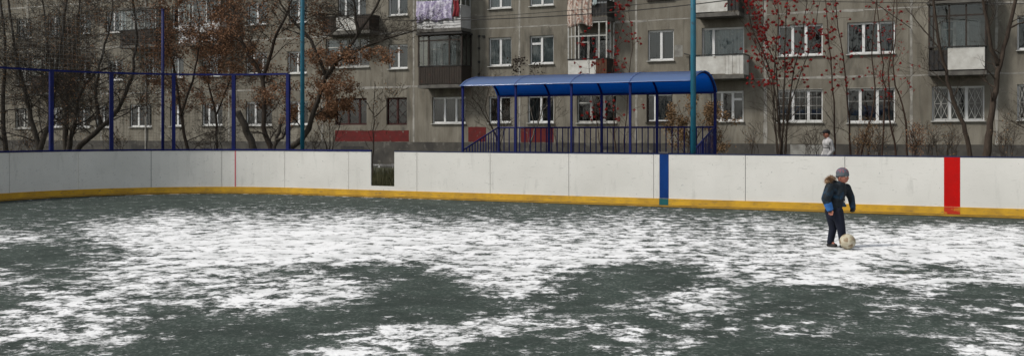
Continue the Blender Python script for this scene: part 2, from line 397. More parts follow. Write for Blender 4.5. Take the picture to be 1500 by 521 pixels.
# pavement along the house with a snowy kerb
def pavement():
    bm = bmesh.new()
    e = empty  # local names
    for (v0, v1, z) in ((19.3, 22.0, .10),):
        a = [bl(-75, v0), bl(45, v0), bl(45, v1), bl(-75, v1)]
        lo = [bm.verts.new((p.x, p.y, -.05)) for p in a]; hi = [bm.verts.new((p.x, p.y, z)) for p in a]
        bm.faces.new(hi)
        for i in range(4): bm.faces.new((lo[i], lo[(i + 1) % 4], hi[(i + 1) % 4], hi[i]))
    m = mat('snowy_pavement', (.11, .11, .105), (.06, .06, .058), .9, 1.5, bmp=.4, bscale=12, third=((.55, .56, .57), 1.6, .54, .62))
    o = ob_from('pavement', bm, m); o['kind'] = 'structure'
pavement()

# ------------------------------------------------------------------ rink boards
BA = empty('rink_boards', BO, -TH)
tag(BA, 'white scuffed hockey rink boards with yellow kickboard, blue and red stripes, curving at the left', 'rink boards')
def sweep(bm, s0, s1, o0, o1, z0, z1, mi=0, step=.24):
    n = max(1, int(math.ceil((s1 - s0) / step))) if s0 < UC else 1
    ss = [s0 + (s1 - s0) * i / n for i in range(n + 1)]
    if s0 < UC < s1: ss = sorted(set(ss + [UC]))
    prev = None
    for s in ss:
        a, _ = bpath(s, o0); b, _ = bpath(s, o1)
        ring = [bm.verts.new((a.x, a.y, z0)), bm.verts.new((b.x, b.y, z0)), bm.verts.new((b.x, b.y, z1)), bm.verts.new((a.x, a.y, z1))]
        if prev:
            for k in range(4): bm.faces.new((prev[k], prev[(k + 1) % 4], ring[(k + 1) % 4], ring[k])).material_index = mi
        else: bm.faces.new(ring[::-1])
        prev = ring
    bm.faces.new(prev)
BH = 1.2; brnd = random.Random(77); OP0, OP1 = -4.10, -3.38
seams = [-.6 + 2.1 * k for k in range(-3, 20)]
seams = [s for s in seams if s > UC - .4]
LARC = RC * math.pi / 2
arc = [seams[0] - 1.88 * k for k in range(1, 9)]
allS = sorted(arc + seams)
G = .006
for a, b in zip(allS[:-1], allS[1:]):
    bm = bmesh.new()
    if a < OP0 < b:      # panel left of the opening, sill under it and stub right of it
        sweep(bm, a + G, OP0, 0, .03, .03, BH); sweep(bm, OP0, min(OP1, b - G), 0, .03, .03, .31)
        if OP1 < b: sweep(bm, OP1, b - G, 0, .03, .03, BH)
    else:
        o_ = brnd.uniform(0, .004); sweep(bm, a + G, b - G, o_, .03 + o_, .03, BH - brnd.uniform(0, .008))
    p = ob_from('board_panel', bm, M['board'], BA)
bm = bmesh.new(); sweep(bm, allS[0], allS[-1], -.022, -.003, .055, .2); ob_from('kickboard', bm, M['kick'], BA)
bm = bmesh.new(); sweep(bm, allS[0], allS[-1], -.032, -.003, .012, .05); ob_from('base_strip', bm, M['kickdark'], BA)
bm = bmesh.new(); sweep(bm, allS[0], allS[-1], .035, .05, .0, .05); ob_from('rear_batten', bm, M['navyrail'], BA)
bm = bmesh.new(); sweep(bm, allS[0], OP0, -.012, .06, BH + .002, BH + .045); ob_from('cap_rail', bm, M['bluemetal'], BA)
bm = bmesh.new(); sweep(bm, OP1, allS[-1], -.006, .05, BH + .002, BH + .022); ob_from('cap_rail', bm, M['navyrail'], BA)
def stripe(s0, s1, m1, m2):
    bm = bmesh.new(); sweep(bm, s0, s1, -.004, -.0005, .205, BH, 0); sweep(bm, s0, s1, -.026, -.0225, .055, .199, 1)
    ob_from('painted_stripe', bm, [m1, m2], BA)
stripe(3.74, 3.955, M['bluestripe'], M['greenstripe']); stripe(9.73, 10.03, M['redstripe'], M['redkick'])
bm = bmesh.new()
tube(bm, [(3.72, .02, 1.235), (3.95, .02, 1.235)], .02, 6)
ob_from('latch', bm, M['darkmetal'], BA)
# rear frame posts and rails
for k, s in enumerate(allS):
    bm = bmesh.new(); a, n = bpath(s, .055); t = Vector((-n.y, n.x, 0))
    if abs(s - OP0) < .2 or abs(s - OP1) < .2: continue
    ps = [a + t * .03, a - t * .03, a - t * .03 + n * .06, a + t * .03 + n * .06]
    lo = [bm.verts.new((p.x, p.y, 0)) for p in ps]; hi = [bm.verts.new((p.x, p.y, BH - .03)) for p in ps]
    for i in range(4): bm.faces.new((lo[i], lo[(i + 1) % 4], hi[(i + 1) % 4], hi[i]))
    bm.faces.new(hi)
    ob_from('frame_post', bm, M['navyrail'], BA)
def s_of_px(x):
    """arc length whose board top shows at photo column x"""
    best = None
    s = -20.0
    while s < 30:
        p, _ = bpath(s); wv = bl(p.x, p.y); xx = CX + wv.x / wv.y * F
        if wv.y > 3 and (best is None or abs(xx - x) < best[0]): best = (abs(xx - x), s)
        s += .02
    return best[1]
bm = bmesh.new()
for s in allS[1:-1]:
    for z in (.4, .7, 1.0, 1.14):
        for ds in (-.04, .04):
            if OP0 - .1 < s + ds < OP1 + .1: continue
            p, n = bpath(s + ds); bmesh.ops.create_icosphere(bm, subdivisions=1, radius=.0055, matrix=Matrix.Translation((p.x, p.y, z)))
ob_from('bolts', bm, M['slab'], BA)
sp345 = s_of_px(345)
bm = bmesh.new(); sweep(bm, sp345 - .018, sp345 + .018, -.003, -.0005, .205, BH); ob_from('painted_stripe', bm, M['pinkline'], BA)

# ------------------------------------------------------------------ fence on the boards
FE = empty('mesh_fence', BO, -TH); tag(FE, 'dark blue wire mesh fence on posts standing above the left boards', 'fence')
FT = 3.3
fpx = [419, 341, 254, 164, 78]
fs = [s_of_px(x) for x in fpx]; fs += [fs[-1] - 1.88 * k for k in range(1, 5)]
s_end = fs[-1]
for s in fs:
    bm = bmesh.new(); a, n = bpath(s, .09); t = Vector((-n.y, n.x, 0)); hw = .048
    ps = [a + t * hw - n * .03, a - t * hw - n * .03, a - t * hw + n * .05, a + t * hw + n * .05]
    lo = [bm.verts.new((p.x, p.y, BH - .5)) for p in ps]; hi = [bm.verts.new((p.x, p.y, FT)) for p in ps]
    for i in range(4): bm.faces.new((lo[i], lo[(i + 1) % 4], hi[(i + 1) % 4], hi[i]))
    bm.faces.new(hi); bmesh.ops.recalc_face_normals(bm, faces=bm.faces)
    ob_from('fence_post', bm, M['bluemetal'], FE)
bm = bmesh.new(); sweep(bm, s_end, fs[0], .075, .105, FT - .02, FT + .03); ob_from('top_rail', bm, M['bluemetal'], FE)
def netting(name, s0, s1, z0, z1, off, cell, r, parent, m, sag=0, seed=1):
    rnd = random.Random(seed); bm = bmesh.new()
    n = int((s1 - s0) / cell)
    for i in range(n + 1):
        s = s0 + (s1 - s0) * i / n; p, nn = bpath(s, off); j = rnd.uniform(-.01, .01)
        pts = []
        for k in range(5):
            z = z0 + (z1 - z0) * k / 4
            w_ = sag * math.sin(s * 1.7 + k * 1.3) * (1 if 0 < k < 4 else 0)
            pts.append((p.x + nn.x * w_ + j, p.y + nn.y * w_, z))
        tube(bm, pts, r, 3, False)
    nz_ = int((z1 - z0) / cell); ns = max(2, int((s1 - s0) / .35))
    for k in range(nz_ + 1):
        z = z0 + (z1 - z0) * k / nz_; pts = []
        for i in range(ns + 1):
            s = s0 + (s1 - s0) * i / ns; p, nn = bpath(s, off)
            w_ = sag * math.sin(s * 1.7 + (z - z0) / (z1 - z0) * 4 * 1.3) if 0 < k < nz_ else 0
            pts.append((p.x + nn.x * w_, p.y + nn.y * w_, z + sag * .8 * math.sin(s * 1.1 + z)))
        tube(bm, pts, r, 3, False)
    return ob_from(name, bm, m, parent)
netting('wire_mesh', s_end, fs[0], BH + .06, FT - .03, .1, .085, .0016, FE, M['darkmetal'])

# tall poles
def pole(x, ytop, r, m, label, off=.3, col=True):
    s = s_of_px(x); p, n = bpath(s, off)
    wv = bl(p.x, p.y)
    # slide along the boards so that the pole stands exactly in its column of the photo
    for _ in range(30):
        wv = bl(p.x, p.y); e = x - (CX + wv.x / wv.y * F)
        s += e * .012; p, n = bpath(s, off)
    wv = bl(p.x, p.y)
    H = CH + (HY - ytop) / F * wv.y
    root = empty('tall_pole', (wv.x, wv.y, 0), -TH); tag(root, label, 'pole', None)
    bm = bmesh.new()
    tube(bm, [(0, 0, 0), (0, 0, H * .55), (0, 0, H)], [r, r, r * .85], 14); ob_from('shaft', bm, m, root, smooth=True)
    bm = bmesh.new(); tube(bm, [(0, 0, 0), (0, 0, .03)], r * 2.2, 14); tube(bm, [(0, 0, .03), (0, 0, .22)], r * 1.25, 14); ob_from('base_flange', bm, m, root)
    bm = bmesh.new(); tube(bm, [(0, 0, H - .01), (0, 0, H + .03)], r * 1.05, 14); ob_from('end_cap', bm, m, root)
    return root, s, H
pr, ps_, pH = pole(238.5, 15, .042, M['bluemetal'], 'dark blue tall pole rising through the mesh fence, shortest of the three tall poles', .22)
p2, s2_, H2 = pole(443, -160, .058, M['teal'], 'teal tall pole standing just right of where the mesh fence ends')
p3, s3_, H3 = pole(1015.5, -160, .063, M['teal'], 'teal tall pole in front of the right end of the blue canopy', .22)
for pr_, H_ in ((p2, H2), (p3, H3)):        # lamp arm far above the frame
    bm = bmesh.new(); tube(bm, [(0, 0, H_ - .15), (0, -.5, H_ + .1), (0, -1.2, H_ + .15)], .03, 8); ob_from('lamp_arm', bm, M['teal'], pr_)
    bm = bmesh.new(); box(bm, -.14, .14, -1.65, -1.15, H_ + .08, H_ + .2); ob_from('lamp_head', bm, M['darkmetal'], pr_)
NE = netting('ball_net', s_end, ps_, FT + .05, 5.08, .11, .115, .0034, None, M['net'], .05, 3)
NE.location = BO; NE.rotation_euler.z = -TH
tag(NE, 'pale grey ball net with square mesh hung above the left fence', 'net')

# ------------------------------------------------------------------ spectator stand with blue canopy
SV = .45        # front row of posts, m behind the boards
def stand():
    root = empty('spectator_stand', bl(0, SV), -TH)
    tag(root, 'blue canopy on slim posts over a railed spectator stand behind the boards', 'spectator stand')
    Y0 = BO.y + SV / CT
    def u_front(x):
        a = (x - CX) / F; return Y0 * a / (CT + a * ST)
    # columns every 1.5 m measured from the photo
    fx = [678, 754, 836, 922, 1014]
    uf = [u_front(x) + SV * 0 for x in fx]
    u0 = uf[0] - SV * ST * 0; b = (uf[-1] - uf[0]) / 4
    # convert to stand frame: root's origin is bl(0,SV): its x along boards
    off = (bl(0, SV).x * CT - (bl(0, SV).y - Y0) * ST)
    U = [uf[0] + b * k - off for k in range(5)]
    D = 2.05
    zf, zr = 2.92, 2.76
    prof = [(-.07, 2.885), (0, 2.93), (.12, 2.99), (.3, 3.055), (.55, 3.115), (.8, 3.155), (1.05, 3.17), (1.3, 3.15), (1.52, 3.095), (1.72, 3.01), (1.88, 2.91), (2.0, 2.80), (2.07, 2.70)]
    for k, u in enumerate(U):
        bm = bmesh.new(); box(bm, u - .025, u + .025, -.025, .025, 0, zf); ob_from('post', bm, M['bluemetal'], root)
        bm = bmesh.new(); box(bm, u - .03, u + .03, D - .03, D + .03, 0, zr - .06); ob_from('post', bm, M['bluemetal'], root)
        bm = bmesh.new()
        for (a, za), (c, zc) in zip(prof[:-1], prof[1:]):
            tube(bm, [(u, a, za - .032), (u, c, zc - .032)], .03, 4)
        ob_from('roof_rib', bm, M['bluemetal'], root)
    # roof sheet
    bm = bmesh.new()
    u0, u1 = U[0] - .06, U[-1] + .05
    nU = 40
    rows = []
    # finer profile
    pf = []
    for i in range(len(prof) - 1):
        for t in (0, .5):
            pf.append((prof[i][0] * (1 - t) + prof[i + 1][0] * t, prof[i][1] * (1 - t) + prof[i + 1][1] * t))
    pf.append(prof[-1])
    for i in range(nU + 1):
        u = u0 + (u1 - u0) * i / nU
        rows.append([bm.verts.new((u, y, z + .004 * math.sin(u * 2.1 + y * 1.3))) for (y, z) in pf])
    for i in range(nU):
        for j in range(len(pf) - 1): bm.faces.new((rows[i][j], rows[i + 1][j], rows[i + 1][j + 1], rows[i][j + 1]))
    m, nt, bs = new_mat('blue_polycarbonate')
    out = nt.nodes['Material Output']
    f, r = noise_fac(nt, 1.6, 4, .35, .65)
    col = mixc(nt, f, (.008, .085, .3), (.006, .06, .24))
    nt.links.new(col, bs.inputs['Base Color']); bs.inputs['Roughness'].default_value = .16; bs.inputs['Specular IOR Level'].default_value = 1.0
    bs.inputs['Coat Weight'].default_value = .9; bs.inputs['Coat Roughness'].default_value = .12
    tl = nd(nt, 'ShaderNodeBsdfTranslucent'); tl.inputs[0].default_value = (.008, .32, .72, 1)
    mx = nd(nt, 'ShaderNodeMixShader'); mx.inputs[0].default_value = .62
    nt.links.new(bs.outputs[0], mx.inputs[1]); nt.links.new(tl.outputs[0], mx.inputs[2]); nt.links.new(mx.outputs[0], out.inputs[0])
    m2 = m.copy(); m2.name = 'sky_sheen_blue_top'; b2 = m2.node_tree.nodes['Principled BSDF']       # outer face: sky sheen painted in as a lighter blue
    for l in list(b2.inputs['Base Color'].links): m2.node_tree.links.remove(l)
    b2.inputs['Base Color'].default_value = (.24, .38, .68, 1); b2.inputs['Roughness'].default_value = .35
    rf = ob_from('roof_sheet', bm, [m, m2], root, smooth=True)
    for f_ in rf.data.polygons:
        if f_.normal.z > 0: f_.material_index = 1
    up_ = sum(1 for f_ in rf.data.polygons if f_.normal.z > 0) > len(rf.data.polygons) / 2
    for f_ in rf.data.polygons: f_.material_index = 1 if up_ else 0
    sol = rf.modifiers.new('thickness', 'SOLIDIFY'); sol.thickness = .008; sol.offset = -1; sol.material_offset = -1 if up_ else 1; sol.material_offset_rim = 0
    for k in range(5):       # cover strips over the ribs
        bm = bmesh.new()
        for (a, za), (c, zc) in zip(prof[:-1], prof[1:]): 
            v = [bm.verts.new(q) for q in ((U[k] - .012, a, za + .012), (U[k] + .012, a, za + .012), (U[k] + .012, c, zc + .012), (U[k] - .012, c, zc + .012))]
            bm.faces.new(v)
        sp = ob_from('cover_strip', bm, M['strip'], root); sp.modifiers.new('t', 'SOLIDIFY').thickness = .006
    bm = bmesh.new(); box(bm, U[0], U[-1], -.018, .018, zf - .05, zf - .012); ob_from('front_beam', bm, M['bluemetal'], root)
    bm = bmesh.new(); box(bm, U[0], U[-1], D - .02, D + .02, zr - .1, zr - .055); ob_from('rear_beam', bm, M['bluemetal'], root)
    # rear railing
    zt = 1.83
    bm = bmesh.new()
    tube(bm, [(U[0], D, zt), (U[-1], D, zt)], .022, 8)
    tube(bm, [(U[0], D, 1.02), (U[-1], D, 1.02)], .015, 6)
    n = int((U[-1] - U[0]) / .155)
    for i in range(1, n):
        u = U[0] + (U[-1] - U[0]) * i / n; tube(bm, [(u, D, 1.02), (u, D, zt)], .016, 4)
    ob_from('rear_railing', bm, M['bluemetal'], root)
    for u in (U[0], U[-1]):
        bm = bmesh.new()
        tube(bm, [(u, D, zt + .02), (u, .05, 1.26)], .02, 8); tube(bm, [(u, D, 1.0), (u, .05, .5)], .014, 6)
        for i in range(1, 13):
            t = i / 13; y = D + (.05 - D) * t
            tube(bm, [(u, y, 1.0 - .5 * t), (u, y, zt + (1.26 - zt) * t)], .016, 4)
        ob_from('side_railing', bm, M['bluemetal'], root)
    # stepped seats
    wood = M['bluemetal']
    for i, (y, z) in enumerate(((.35, .45), (.95, .8), (1.55, 1.15))):
        bm = bmesh.new(); box(bm, U[0] + .06, U[-1] - .06, y, y + .28, z, z + .04); ob_from('seat_plank', bm, wood, root)
        bm = bmesh.new()
        for u in U: box(bm, u + (.09 if u < U[-1] else -.13), u + (.13 if u < U[-1] else -.09), y + .05, y + .1, 0, z)
        ob_from('seat_bracket', bm, M['darkmetal'], root)
stand()

# ------------------------------------------------------------------ apartment building
WY = 49.1
AB = empty('apartment_building', (0, WY, 0), -TH)
tag(AB, 'grey beige concrete panel apartment block with white windows and mixed balconies', 'apartment block')
def pw(x, y, out=0.0):
    """photo pixel -> (u, z) on the plane lying `out` metres in front of the facade"""
    Y0 = WY - out / CT; a = (x - CX) / F
    t = Y0 * a / (CT + a * ST); Y = Y0 - t * ST
    # t is measured from (0,Y0); shift to the facade frame
    u = t + out * ST / CT * 1.0
    return u, CH + (HY - y) / F * Y
# styles: mullions as fractions, frame material, curtain, extras
W = []   # (u0,u1,z0,z1, mull, frame, curtain, opts)
def win(x0, x1, y0, y1, mull=(.5,), fr='pvc', cur='grey', **o):
    u0, _ = pw(x0, y1); u1, _ = pw(x1, y1); ux = (x0 + x1) / 2
    z1 = pw(ux, y0)[1]; z0 = pw(ux, y1)[1]
    W.append((u0, u1, z0, z1, mull, fr, cur, o))
# ground floor
win(22, 46, 158, 188, (.5,), 'oldwhite', 'dark'); win(70, 91, 157, 187, (.5,), 'pvc', 'dark')
win(111, 132, 156, 187, (.5,), 'pvc', 'dark'); win(140, 161, 155, 187, (.5,), 'pvc', 'dark')
win(190, 222, 153, 186, (.36, .7), 'pvc', 'dark'); win(249, 269, 152, 185, (.5,), 'pvc', 'dark')
win(296, 326, 151, 184, (.3, .68), 'pvc', 'grey'); win(360, 398, 149, 184, (.34, .68), 'pvc', 'dark')
win(422, 451, 148, 183, (.5,), 'pvc', 'grey')
win(491, 537, 144, 183, (.4, .75), 'redwood', 'none', nosill=1); win(566, 596, 143, 183, (.5,), 'redwood', 'none', grille='diamond', nosill=1)
win(633, 682, 142, 181, (.36, .7), 'pvc', 'grey'); win(716, 748, 141, 180, (.5,), 'pvc', 'dark', arch=1)
win(773, 811, 140, 180, (.5,), 'pvc', 'grey'); win(845, 903, 138, 180, (.35, .68), 'oldwhite', 'dark')
win(947, 985, 137, 179, (.32,), 'darkwood', 'grey', innerwhite=1)
win(1042, 1089, 133, 178, (.32, .66), 'pvc', 'grey', vent=2); win(1139, 1205, 131, 179, (.34, .68), 'pvc', 'grey', bars=1)
win(1241, 1311, 129, 180, (.27, .63), 'pvc', 'dark', bars=2); win(1365, 1442, 126, 177, (.34, .66), 'pvc', 'dark', grille='fan')
win(1490, 1552, 123, 176, (.34, .66), 'pvc', 'dark', grille='fan')
# second floor
win(24, 46, 95, 124, (.5,), 'oldwhite', 'grey'); win(70, 89, 94, 122, (.5,), 'pvc', 'dark')
win(112, 133, 88, 118, (.5,), 'pvc', 'dark'); win(158, 180, 88, 118, (.5,), 'pvc', 'grey')
win(213, 232, 84, 116, (.5,), 'pvc', 'grey'); win(250, 269, 82, 114, (.5,), 'pvc', 'dark')
win(296, 326, 80, 112, (.35, .7), 'pvc', 'dark'); win(360, 391, 77, 109, (.35, .78), 'pvc', 'grey')
win(421, 449, 75, 108, (.5,), 'pvc', 'grey')
win(477, 541, 56, 99, (.3, .5, .75), 'oldwhite', 'grey'); win(569, 597, 65, 101, (.5,), 'pvc', 'grey')
win(630, 668, 60, 99, (.4,), 'oldwhite', 'light'); win(716, 749, 55, 97, (.5,), 'pvc', 'light')
win(776, 811, 52, 94, (.48,), 'pvc', 'light', vent=1); win(846, 896, 48, 92, (.3, .55), 'oldwhite', 'grey')
win(949, 987, 44, 89, (.5,), 'pvc', 'grey'); win(1028, 1090, 40, 86, (.27,), 'pvc', 'light')
win(1140, 1205, 36, 82, (.32, .62), 'pvc', 'grey'); win(1241, 1311, 32, 79, (.34, .66), 'pvc', 'grey')
win(1378, 1436, 28, 76, (.35, .68), 'oldwhite', 'grey'); win(1490, 1552, 22, 73, (.34, .66), 'pvc', 'grey')
# third floor
win(24, 46, 28, 57, (.5,), 'oldwhite', 'grey'); win(70, 89, 24, 54, (.5,), 'pvc', 'light')
win(112, 133, 20, 50, (.5,), 'pvc', 'light'); win(155, 186, 16, 48, (.35, .7), 'pvc', 'light')
win(213, 232, 13, 45, (.5,), 'oldwhite', 'grey'); win(252, 271, 10, 42, (.5,), 'pvc', 'grey')
win(286, 322, 6, 38, (.35, .7), 'pvc', 'grey'); win(361, 391, 3, 37, (.5,), 'pvc', 'light')
win(423, 450, -2, 34, (.5,), 'pvc', 'grey'); win(495, 536, -10, 28, (.25, .72), 'pvc', 'grey')
win(569, 597, -15, 23, (.5,), 'pvc', 'grey'); win(630, 668, -22, 18, (.4,), 'oldwhite', 'light')
win(716, 749, -26, 13, (.5,), 'pvc', 'light'); win(776, 811, -32, 9, (.5,), 'pvc', 'light')
win(849, 896, -36, 6, (.45,), 'pvc', 'light'); win(949, 987, -44, 0, (.5,), 'darkwood', 'grey')
win(1028, 1090, -52, -6, (.27,), 'pvc', 'light'); win(1140, 1205, -60, -12, (.32, .62), 'pvc', 'grey')
win(1241, 1311, -68, -18, (.34, .66), 'pvc', 'grey'); win(1378, 1436, -76, -26, (.35, .68), 'oldwhite', 'grey')
win(1490, 1552, -84, -32, (.34, .66), 'pvc', 'grey')

UL, URB, HT = -80.0, 46.0, 14.9; PL = 1.22; REV = .16
def build_wall():
    bm = bmesh.new()
    us = sorted({UL, URB} | {w_[0] for w_ in W} | {w_[1] for w_ in W}); zs = sorted({PL, HT} | {w_[2] for w_ in W} | {w_[3] for w_ in W})
    vc = {}
    def V(u, z):
        k = (round(u, 5), round(z, 5))
        if k not in vc: vc[k] = bm.verts.new((u, 0, z))
        return vc[k]
    for i in range(len(us) - 1):
        cu = (us[i] + us[i + 1]) / 2
        hol = [w_ for w_ in W if w_[0] < cu < w_[1]]
        for j in range(len(zs) - 1):
            cz = (zs[j] + zs[j + 1]) / 2
            if any(w_[2] < cz < w_[3] for w_ in hol): continue
            bm.faces.new((V(us[i], zs[j]), V(us[i + 1], zs[j]), V(us[i + 1], zs[j + 1]), V(us[i], zs[j + 1])))
    for (a, b, c, d, *_r) in W:
        q = [(a, c), (b, c), (b, d), (a, d)]
        for k in range(4):
            p, r = q[k], q[(k + 1) % 4]
            bm.faces.new([bm.verts.new(t) for t in ((p[0], 0, p[1]), (p[0], REV, p[1]), (r[0], REV, r[1]), (r[0], 0, r[1]))])
    # ends and rear
    for q in (((UL, 0, 0), (UL, 12, 0), (UL, 12, HT), (UL, 0, HT)), ((URB, 12, 0), (URB, 0, 0), (URB, 0, HT), (URB, 12, HT)), ((UL, 12, 0), (URB, 12, 0), (URB, 12, HT), (UL, 12, HT))):
        bm.faces.new([bm.verts.new(t) for t in q])
    ob_from('wall', bm, M['wall'], AB)
    bm = bmesh.new(); box(bm, UL, URB, -.045, .4, -.1, PL - .002); ob_from('plinth', bm, M['plinth'], AB)
    bm = bmesh.new(); box(bm, UL - .3, URB + .3, -.5, 12.4, HT + .002, HT + .35); ob_from('roof', bm, M['slab'], AB)
    bm = bmesh.new()
    v = [bm.verts.new(t) for t in ((UL + .1, 1.1, .5), (URB - .1, 1.1, .5), (URB - .1, 1.1, HT - .2), (UL + .1, 1.1, HT - .2))]; bm.faces.new(v)
    for z in (1.3, 4.0, 6.73, 9.46): 
        box(bm, UL + .1, URB - .1, .2, 1.09, z - .06, z + .06)
    ob_from('interior', bm, M['interior'], AB)
build_wall()
# seams between panels (raised mortar)
def seam_run(bm, p, q, wd, seed):
    rnd = random.Random(seed)
    hor = abs(p[1] - q[1]) < .01; L = (q[0] - p[0]) if hor else (q[1] - p[1]); n = max(2, int(L / .35))
    pr_ = None
    for i in range(n + 1):
        t = i / n; j = rnd.uniform(.65, 1.25) * wd / 2; o_ = rnd.uniform(-.012, .012)
        if hor: a = (p[0] + L * t, -.006, p[1] - j + o_); b = (p[0] + L * t, -.006, p[1] + j + o_)
        else: a = (p[0] - j + o_, -.008, p[1] + L * t); b = (p[0] + j + o_, -.008, p[1] + L * t)
        c = (bm.verts.new(a), bm.verts.new(b))
        if pr_: bm.faces.new((pr_[0], c[0], c[1], pr_[1]))
        pr_ = c
bm = bmesh.new()
k = 0
for z in (4.0, 6.73, 9.46, 12.2):
    u = UL
    while u < URB:
        seam_run(bm, (u, z), (min(u + 3.05, URB), z), random.Random(k).choice([.05, .08, .11, .09]), k); u += 3.1; k += 1
for x in (40, 148, 236, 335, 472, 606, 761, 932, 1121, 1335, 1460):
    u, _ = pw(x, 194)
    seam_run(bm, (u, PL), (u, HT), .14 if x == 1121 else .1, k); k += 1
ob_from('panel_seams', bm, M['seam'], AB)

def window(u0, u1, z0, z1, mull, fr, cur, o, idx):
    rnd = random.Random(idx)
    y = REV - .06; fw = .055; fm = M[fr]
    bm = bmesh.new()
    box(bm, u0 + .002, u1 - .002, y, y + .06, z0 + .002, z0 + fw); box(bm, u0 + .002, u1 - .002, y, y + .06, z1 - fw, z1 - .002)
    box(bm, u0 + .002, u0 + fw, y, y + .06, z0 + fw, z1 - fw); box(bm, u1 - fw, u1 - .002, y, y + .06, z0 + fw, z1 - fw)
    cuts = [u0 + fw / 2] + [u0 + (u1 - u0) * m_ for m_ in mull] + [u1 - fw / 2]
    mi = 1 if o.get('innerwhite') else 0
    for c in cuts[1:-1]: box(bm, c - .055, c + .055, y - .01, y + .055, z0 + fw, z1 - fw, mi)
    for a, b in zip(cuts[:-1], cuts[1:]):      # sash frames
        box(bm, a + .05, b - .05, y + .005, y + .05, z0 + fw, z0 + fw + .04, mi); box(bm, a + .05, b - .05, y + .005, y + .05, z1 - fw - .04, z1 - fw, mi)
    if o.get('vent'):
        k = 0 if o['vent'] == 1 else len(cuts) - 2
        zz = z1 - (z1 - z0) * .28; box(bm, cuts[k] + .05, cuts[k + 1] - .05, y - .006, y + .052, zz - .05, zz + .05, mi)
    if fr == 'oldwhite' and not o.get('vent'):
        zz = z1 - (z1 - z0) * .3; box(bm, cuts[0] + .05, cuts[1] - .05, y + .004, y + .052, zz - .025, zz + .025, mi)
    wn = ob_from('window', bm, [fm, M['pvc']], AB)
    bm = bmesh.new(); v = [bm.verts.new(t) for t in ((u0 + .03, y + .03, z0 + .03), (u1 - .03, y + .03, z0 + .03), (u1 - .03, y + .03, z1 - .03), (u0 + .03, y + .03, z1 - .03))]
    bm.faces.new(v); ob_from('pane', bm, M['glass'], wn)
    if not o.get('nosill'):
        bm = bmesh.new(); v = []
        box(bm, u0 - .04, u1 + .04, -.09, y, z0 - .035, z0 - .003)
        ob_from('sill', bm, M['oldwhite'] if fr != 'darkwood' else M['darkwood'], wn)
    if cur != 'none':
        # curtains: wavy cloths hung behind the glass, open by a different amount at each window
        bm = bmesh.new()
        def cloth(a, b, zt, zb, ph):
            n = max(4, int((b - a) / .03)); pr2 = None
            for i in range(n + 1):
                x = a + (b - a) * i / n; yy = y + .17 + .025 * math.sin(x * 38 + ph) + .012 * math.sin(x * 83 + ph)
                c = (bm.verts.new((x, yy, zb + .03 * math.sin(x * 9 + ph))), bm.verts.new((x, yy, zt)))
                if pr2: bm.faces.new((pr2[0], c[0], c[1], pr2[1]))
                pr2 = c
        mode = rnd.random(); wd = u1 - u0
        if cur == 'light': cloth(u0, u1, z1, z0 + rnd.uniform(0, .12), idx)
        elif mode < .45: cloth(u0, u0 + wd * rnd.uniform(.2, .42), z1, z0, idx); cloth(u1 - wd * rnd.uniform(.2, .42), u1, z1, z0, idx + 2)
        elif mode < .7: cloth(u0, u0 + wd * rnd.uniform(.45, .7), z1, z0, idx)
        else: cloth(u0, u1, z1, z0 + (z1 - z0) * rnd.uniform(0, .5), idx)
        mm = {'light': M['curtain_light'], 'grey': M['curtain_grey'], 'dark': M['curtain_dark']}[cur]
        if cur == 'grey' and rnd.random() < .25: mm = M['curtain_light']
        if cur == 'dark' and rnd.random() < .3: mm = M['curtain_grey']
        if cur == 'grey' and rnd.random() < .12: mm = M['curtain_warm']
        ob_from('curtain', bm, mm, wn)
    g = o.get('grille')
    if g or o.get('bars'):
        bm = bmesh.new(); yy = -.02; mm = M['oldwhite'] if g == 'fan' or o.get('bars') else M['redwood']
        if g == 'fan':
            for a, b in zip(cuts[:-1], cuts[1:]):
                a += .06; b -= .06; c = (a + b) / 2; zm = (z0 + z1) / 2; za, zb = z0 + .08, z1 - .08
                for p, q in (((a, zm), (b, zm)), ((a, za), (b, zb)), ((a, zb), (b, za)), ((a, zm), (c, zb)), ((c, zb), (b, zm)), ((a, zm), (c, za)), ((c, za), (b, zm)), ((c, za), (c, zb)), ((a, za), (b, za)), ((a, zb), (b, zb)), ((a, za), (a, zb)), ((b, za), (b, zb))):
                    tube(bm, [(p[0], REV - .085, p[1]), (q[0], REV - .085, q[1])], .009, 4)
        elif g == 'diamond':
            n = 4; hz = (z1 - z0) / 5; wu = (u1 - u0) / n
            for i in range(n):
                for j in range(5):
                    a, b, c, d = u0 + i * wu, u0 + (i + 1) * wu, z0 + j * hz, z0 + (j + 1) * hz
                    if (i + j) % 2: tube(bm, [(a, REV - .085, c), (b, REV - .085, d)], .008, 4)
                    else: tube(bm, [(a, REV - .085, d), (b, REV - .085, c)], .008, 4)
        else:
            nb = 2 if o['bars'] == 2 else 4
            for i in range(1, nb * 2): 
                u = u0 + (u1 - u0) * i / (nb * 2)
                if o['bars'] == 1: tube(bm, [(u, yy, z0), (u, yy, z1)], .006, 4)
            for i in range(0, nb + 1):
                z = z0 + (z1 - z0) * (i / nb if o['bars'] == 1 else (.0, .62, 1)[i]); tube(bm, [(u0, yy, z), (u1, yy, z)], .008, 4)
        ob_from('grille', bm, mm, wn)
for i, a in enumerate(W): window(*a, i)

